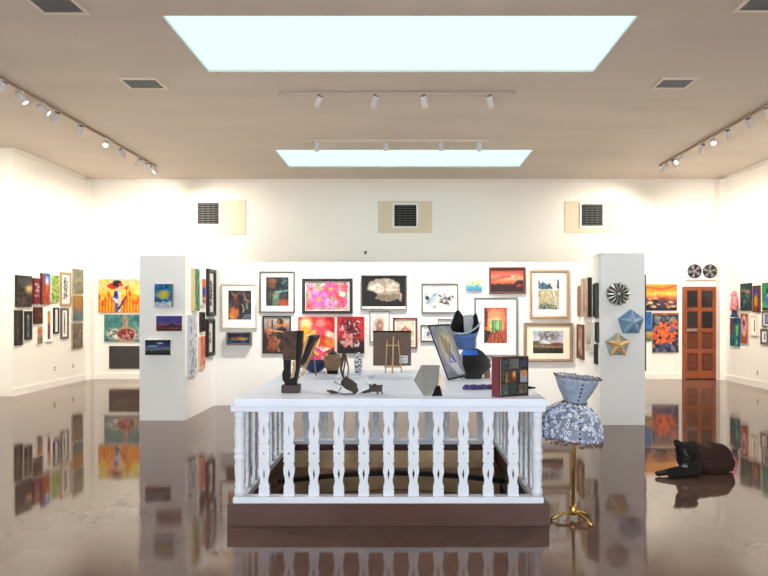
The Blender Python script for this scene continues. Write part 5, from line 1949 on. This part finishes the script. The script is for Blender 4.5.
dog = thing('dog', 'dark brown dog with a black head lying on the polished floor, facing the camera', 'dog', O)
dog.scale = (1.05, 1.05, 1.05)
E = Euler
organic('body', [
    ('e', (.075, .06, .125), (.105, .125, .122)),
    ('e', (.20, .12, .132), (.16, .13, .124)),
    ('e', (.34, .15, .13), (.13, .125, .124)),
    ('e', (.415, .15, .12), (.095, .12, .122)), ('e', (.25, .06, .07), (.22, .10, .07)),
    ('e', (.40, .06, .085), (.10, .06, .085)),
    ('c', (.36, .01, .03), (.22, -.01, .024), .03, .022), ('c', (.45, .06, .04), (.36, .01, .03), .036, .03),
    ('c', (.08, .03, .16), (.01, -.015, .205), .095, .078),
    ('e', (0, -.03, .222), (.088, .085, .078)),
    ('e', (-.04, -.05, .198), (.042, .045, .045)), ('e', (.035, -.05, .198), (.042, .045, .045)),
    ('c', (-.024, -.075, .19), (-.058, -.141, .166), .05, .037),
    ('c', (-.024, -.07, .158), (-.054, -.126, .142), .034, .025),
    ('e', (-.060, -.080, .238), (.02, .016, .012)), ('e', (-.004, -.106, .238), (.02, .016, .012)),
    ('c', (-.055, -.015, .272), (-.080, -.02, .297), .038, .024), ('c', (-.080, -.02, .296), (-.098, -.05, .272), .022, .014),
    ('c', (.05, -.015, .27), (.078, -.02, .288), .036, .02), ('c', (.078, -.02, .288), (.098, -.05, .250), .02, .014),
    ('c', (.03, -.01, .11), (.0, -.05, .055), .07, .05), ('c', (.0, -.05, .055), (-.25, -.075, .03), .05, .025), ('e', (-.262, -.076, .026), (.038, .028, .025)),
    ('c', (.10, -.03, .09), (.07, -.085, .045), .06, .042), ('c', (.07, -.085, .045), (-.16, -.135, .026), .04, .024), ('e', (-.178, -.137, .024), (.036, .026, .023)),
    ('c', (.50, .17, .05), (.47, .06, .018), .022, .016),
], .0085, 'fur', dog, 5, dogcol)
for x, y in ((-.068, -.084), (-.010, -.114)):
    MB().sphere(Vector((x, y, .228)), .0085, 2).build('eye', 'eye', dog)
MB().sphere(Vector((-.073, -.172, .176)), .016, 2, (1.1, .8, .75)).build('nose', 'eye', dog)

# ------------------------------------------------------------------ settle things on the surface that carries them
bpy.context.view_layer.update()


def low(o):
    r = 1e9
    for q in [o] + list(o.children_recursive):
        if q.type == 'MESH' and len(q.data.vertices):
            co = np.empty(len(q.data.vertices) * 3, dtype=np.float32)
            q.data.vertices.foreach_get('co', co)
            m_ = np.array(q.matrix_world)
            r = min(r, float((co.reshape(-1, 3) @ m_[2, :3] + m_[2, 3]).min()))
    return r


for o in list(C.objects):
    if o.parent is None and 'label' in o.keys() and o.name.split('.')[0] not in ('balustrade', 'tabletop', 'staircase'):
        z = low(o)
        x, y = o.matrix_world.translation[:2]
        if 4.0 < y < 6.1 and -1.4 < x < 1.1 and TZ - .09 < z < TZ + .03:
            o.location.z += TZ + .0008 - z
        elif o is dog or o.name.startswith('floor_lamp'):
            o.location.z += .0005 - z


# ------------------------------------------------------------------ light from outside, camera, colour
for i, (x0, x1) in enumerate(WN):
    L = bpy.data.lights.new('daylight', 'AREA')
    L.shape = 'RECTANGLE'
    L.size, L.size_y = x1 - x0, 2.85
    L.energy = 330
    L.color = (0.86, 0.94, 1.0)
    o = bpy.data.objects.new('daylight', L)
    C.objects.link(o)
    o.location = ((x0 + x1) / 2, YF - .35, 1.9)
    o.rotation_euler = (PI / 2, 0, 0)

w = bpy.data.worlds.new('World')
bpy.context.scene.world = w
w.use_nodes = True
w.node_tree.nodes['Background'].inputs[0].default_value = (0.75, 0.87, 1.0, 1)
w.node_tree.nodes['Background'].inputs[1].default_value = 0.5

cam = bpy.data.cameras.new('camera')
cam.sensor_width = 36.0
cam.sensor_fit = 'HORIZONTAL'
cam.lens = F / 768 * 36.0
cam.shift_x = -(CX - 384) / 768
cam.shift_y = (CY - 288) / 768
co = bpy.data.objects.new('camera', cam)
C.objects.link(co)
co.location = (0, 0, H)
co.rotation_euler = (PI / 2, 0, 0)
sc = bpy.context.scene
sc.camera = co
vs = sc.view_settings
vs.view_transform = 'Standard'
vs.look = 'None'
vs.gamma = 1
vs.use_curve_mapping = False
vs.exposure = 0.2
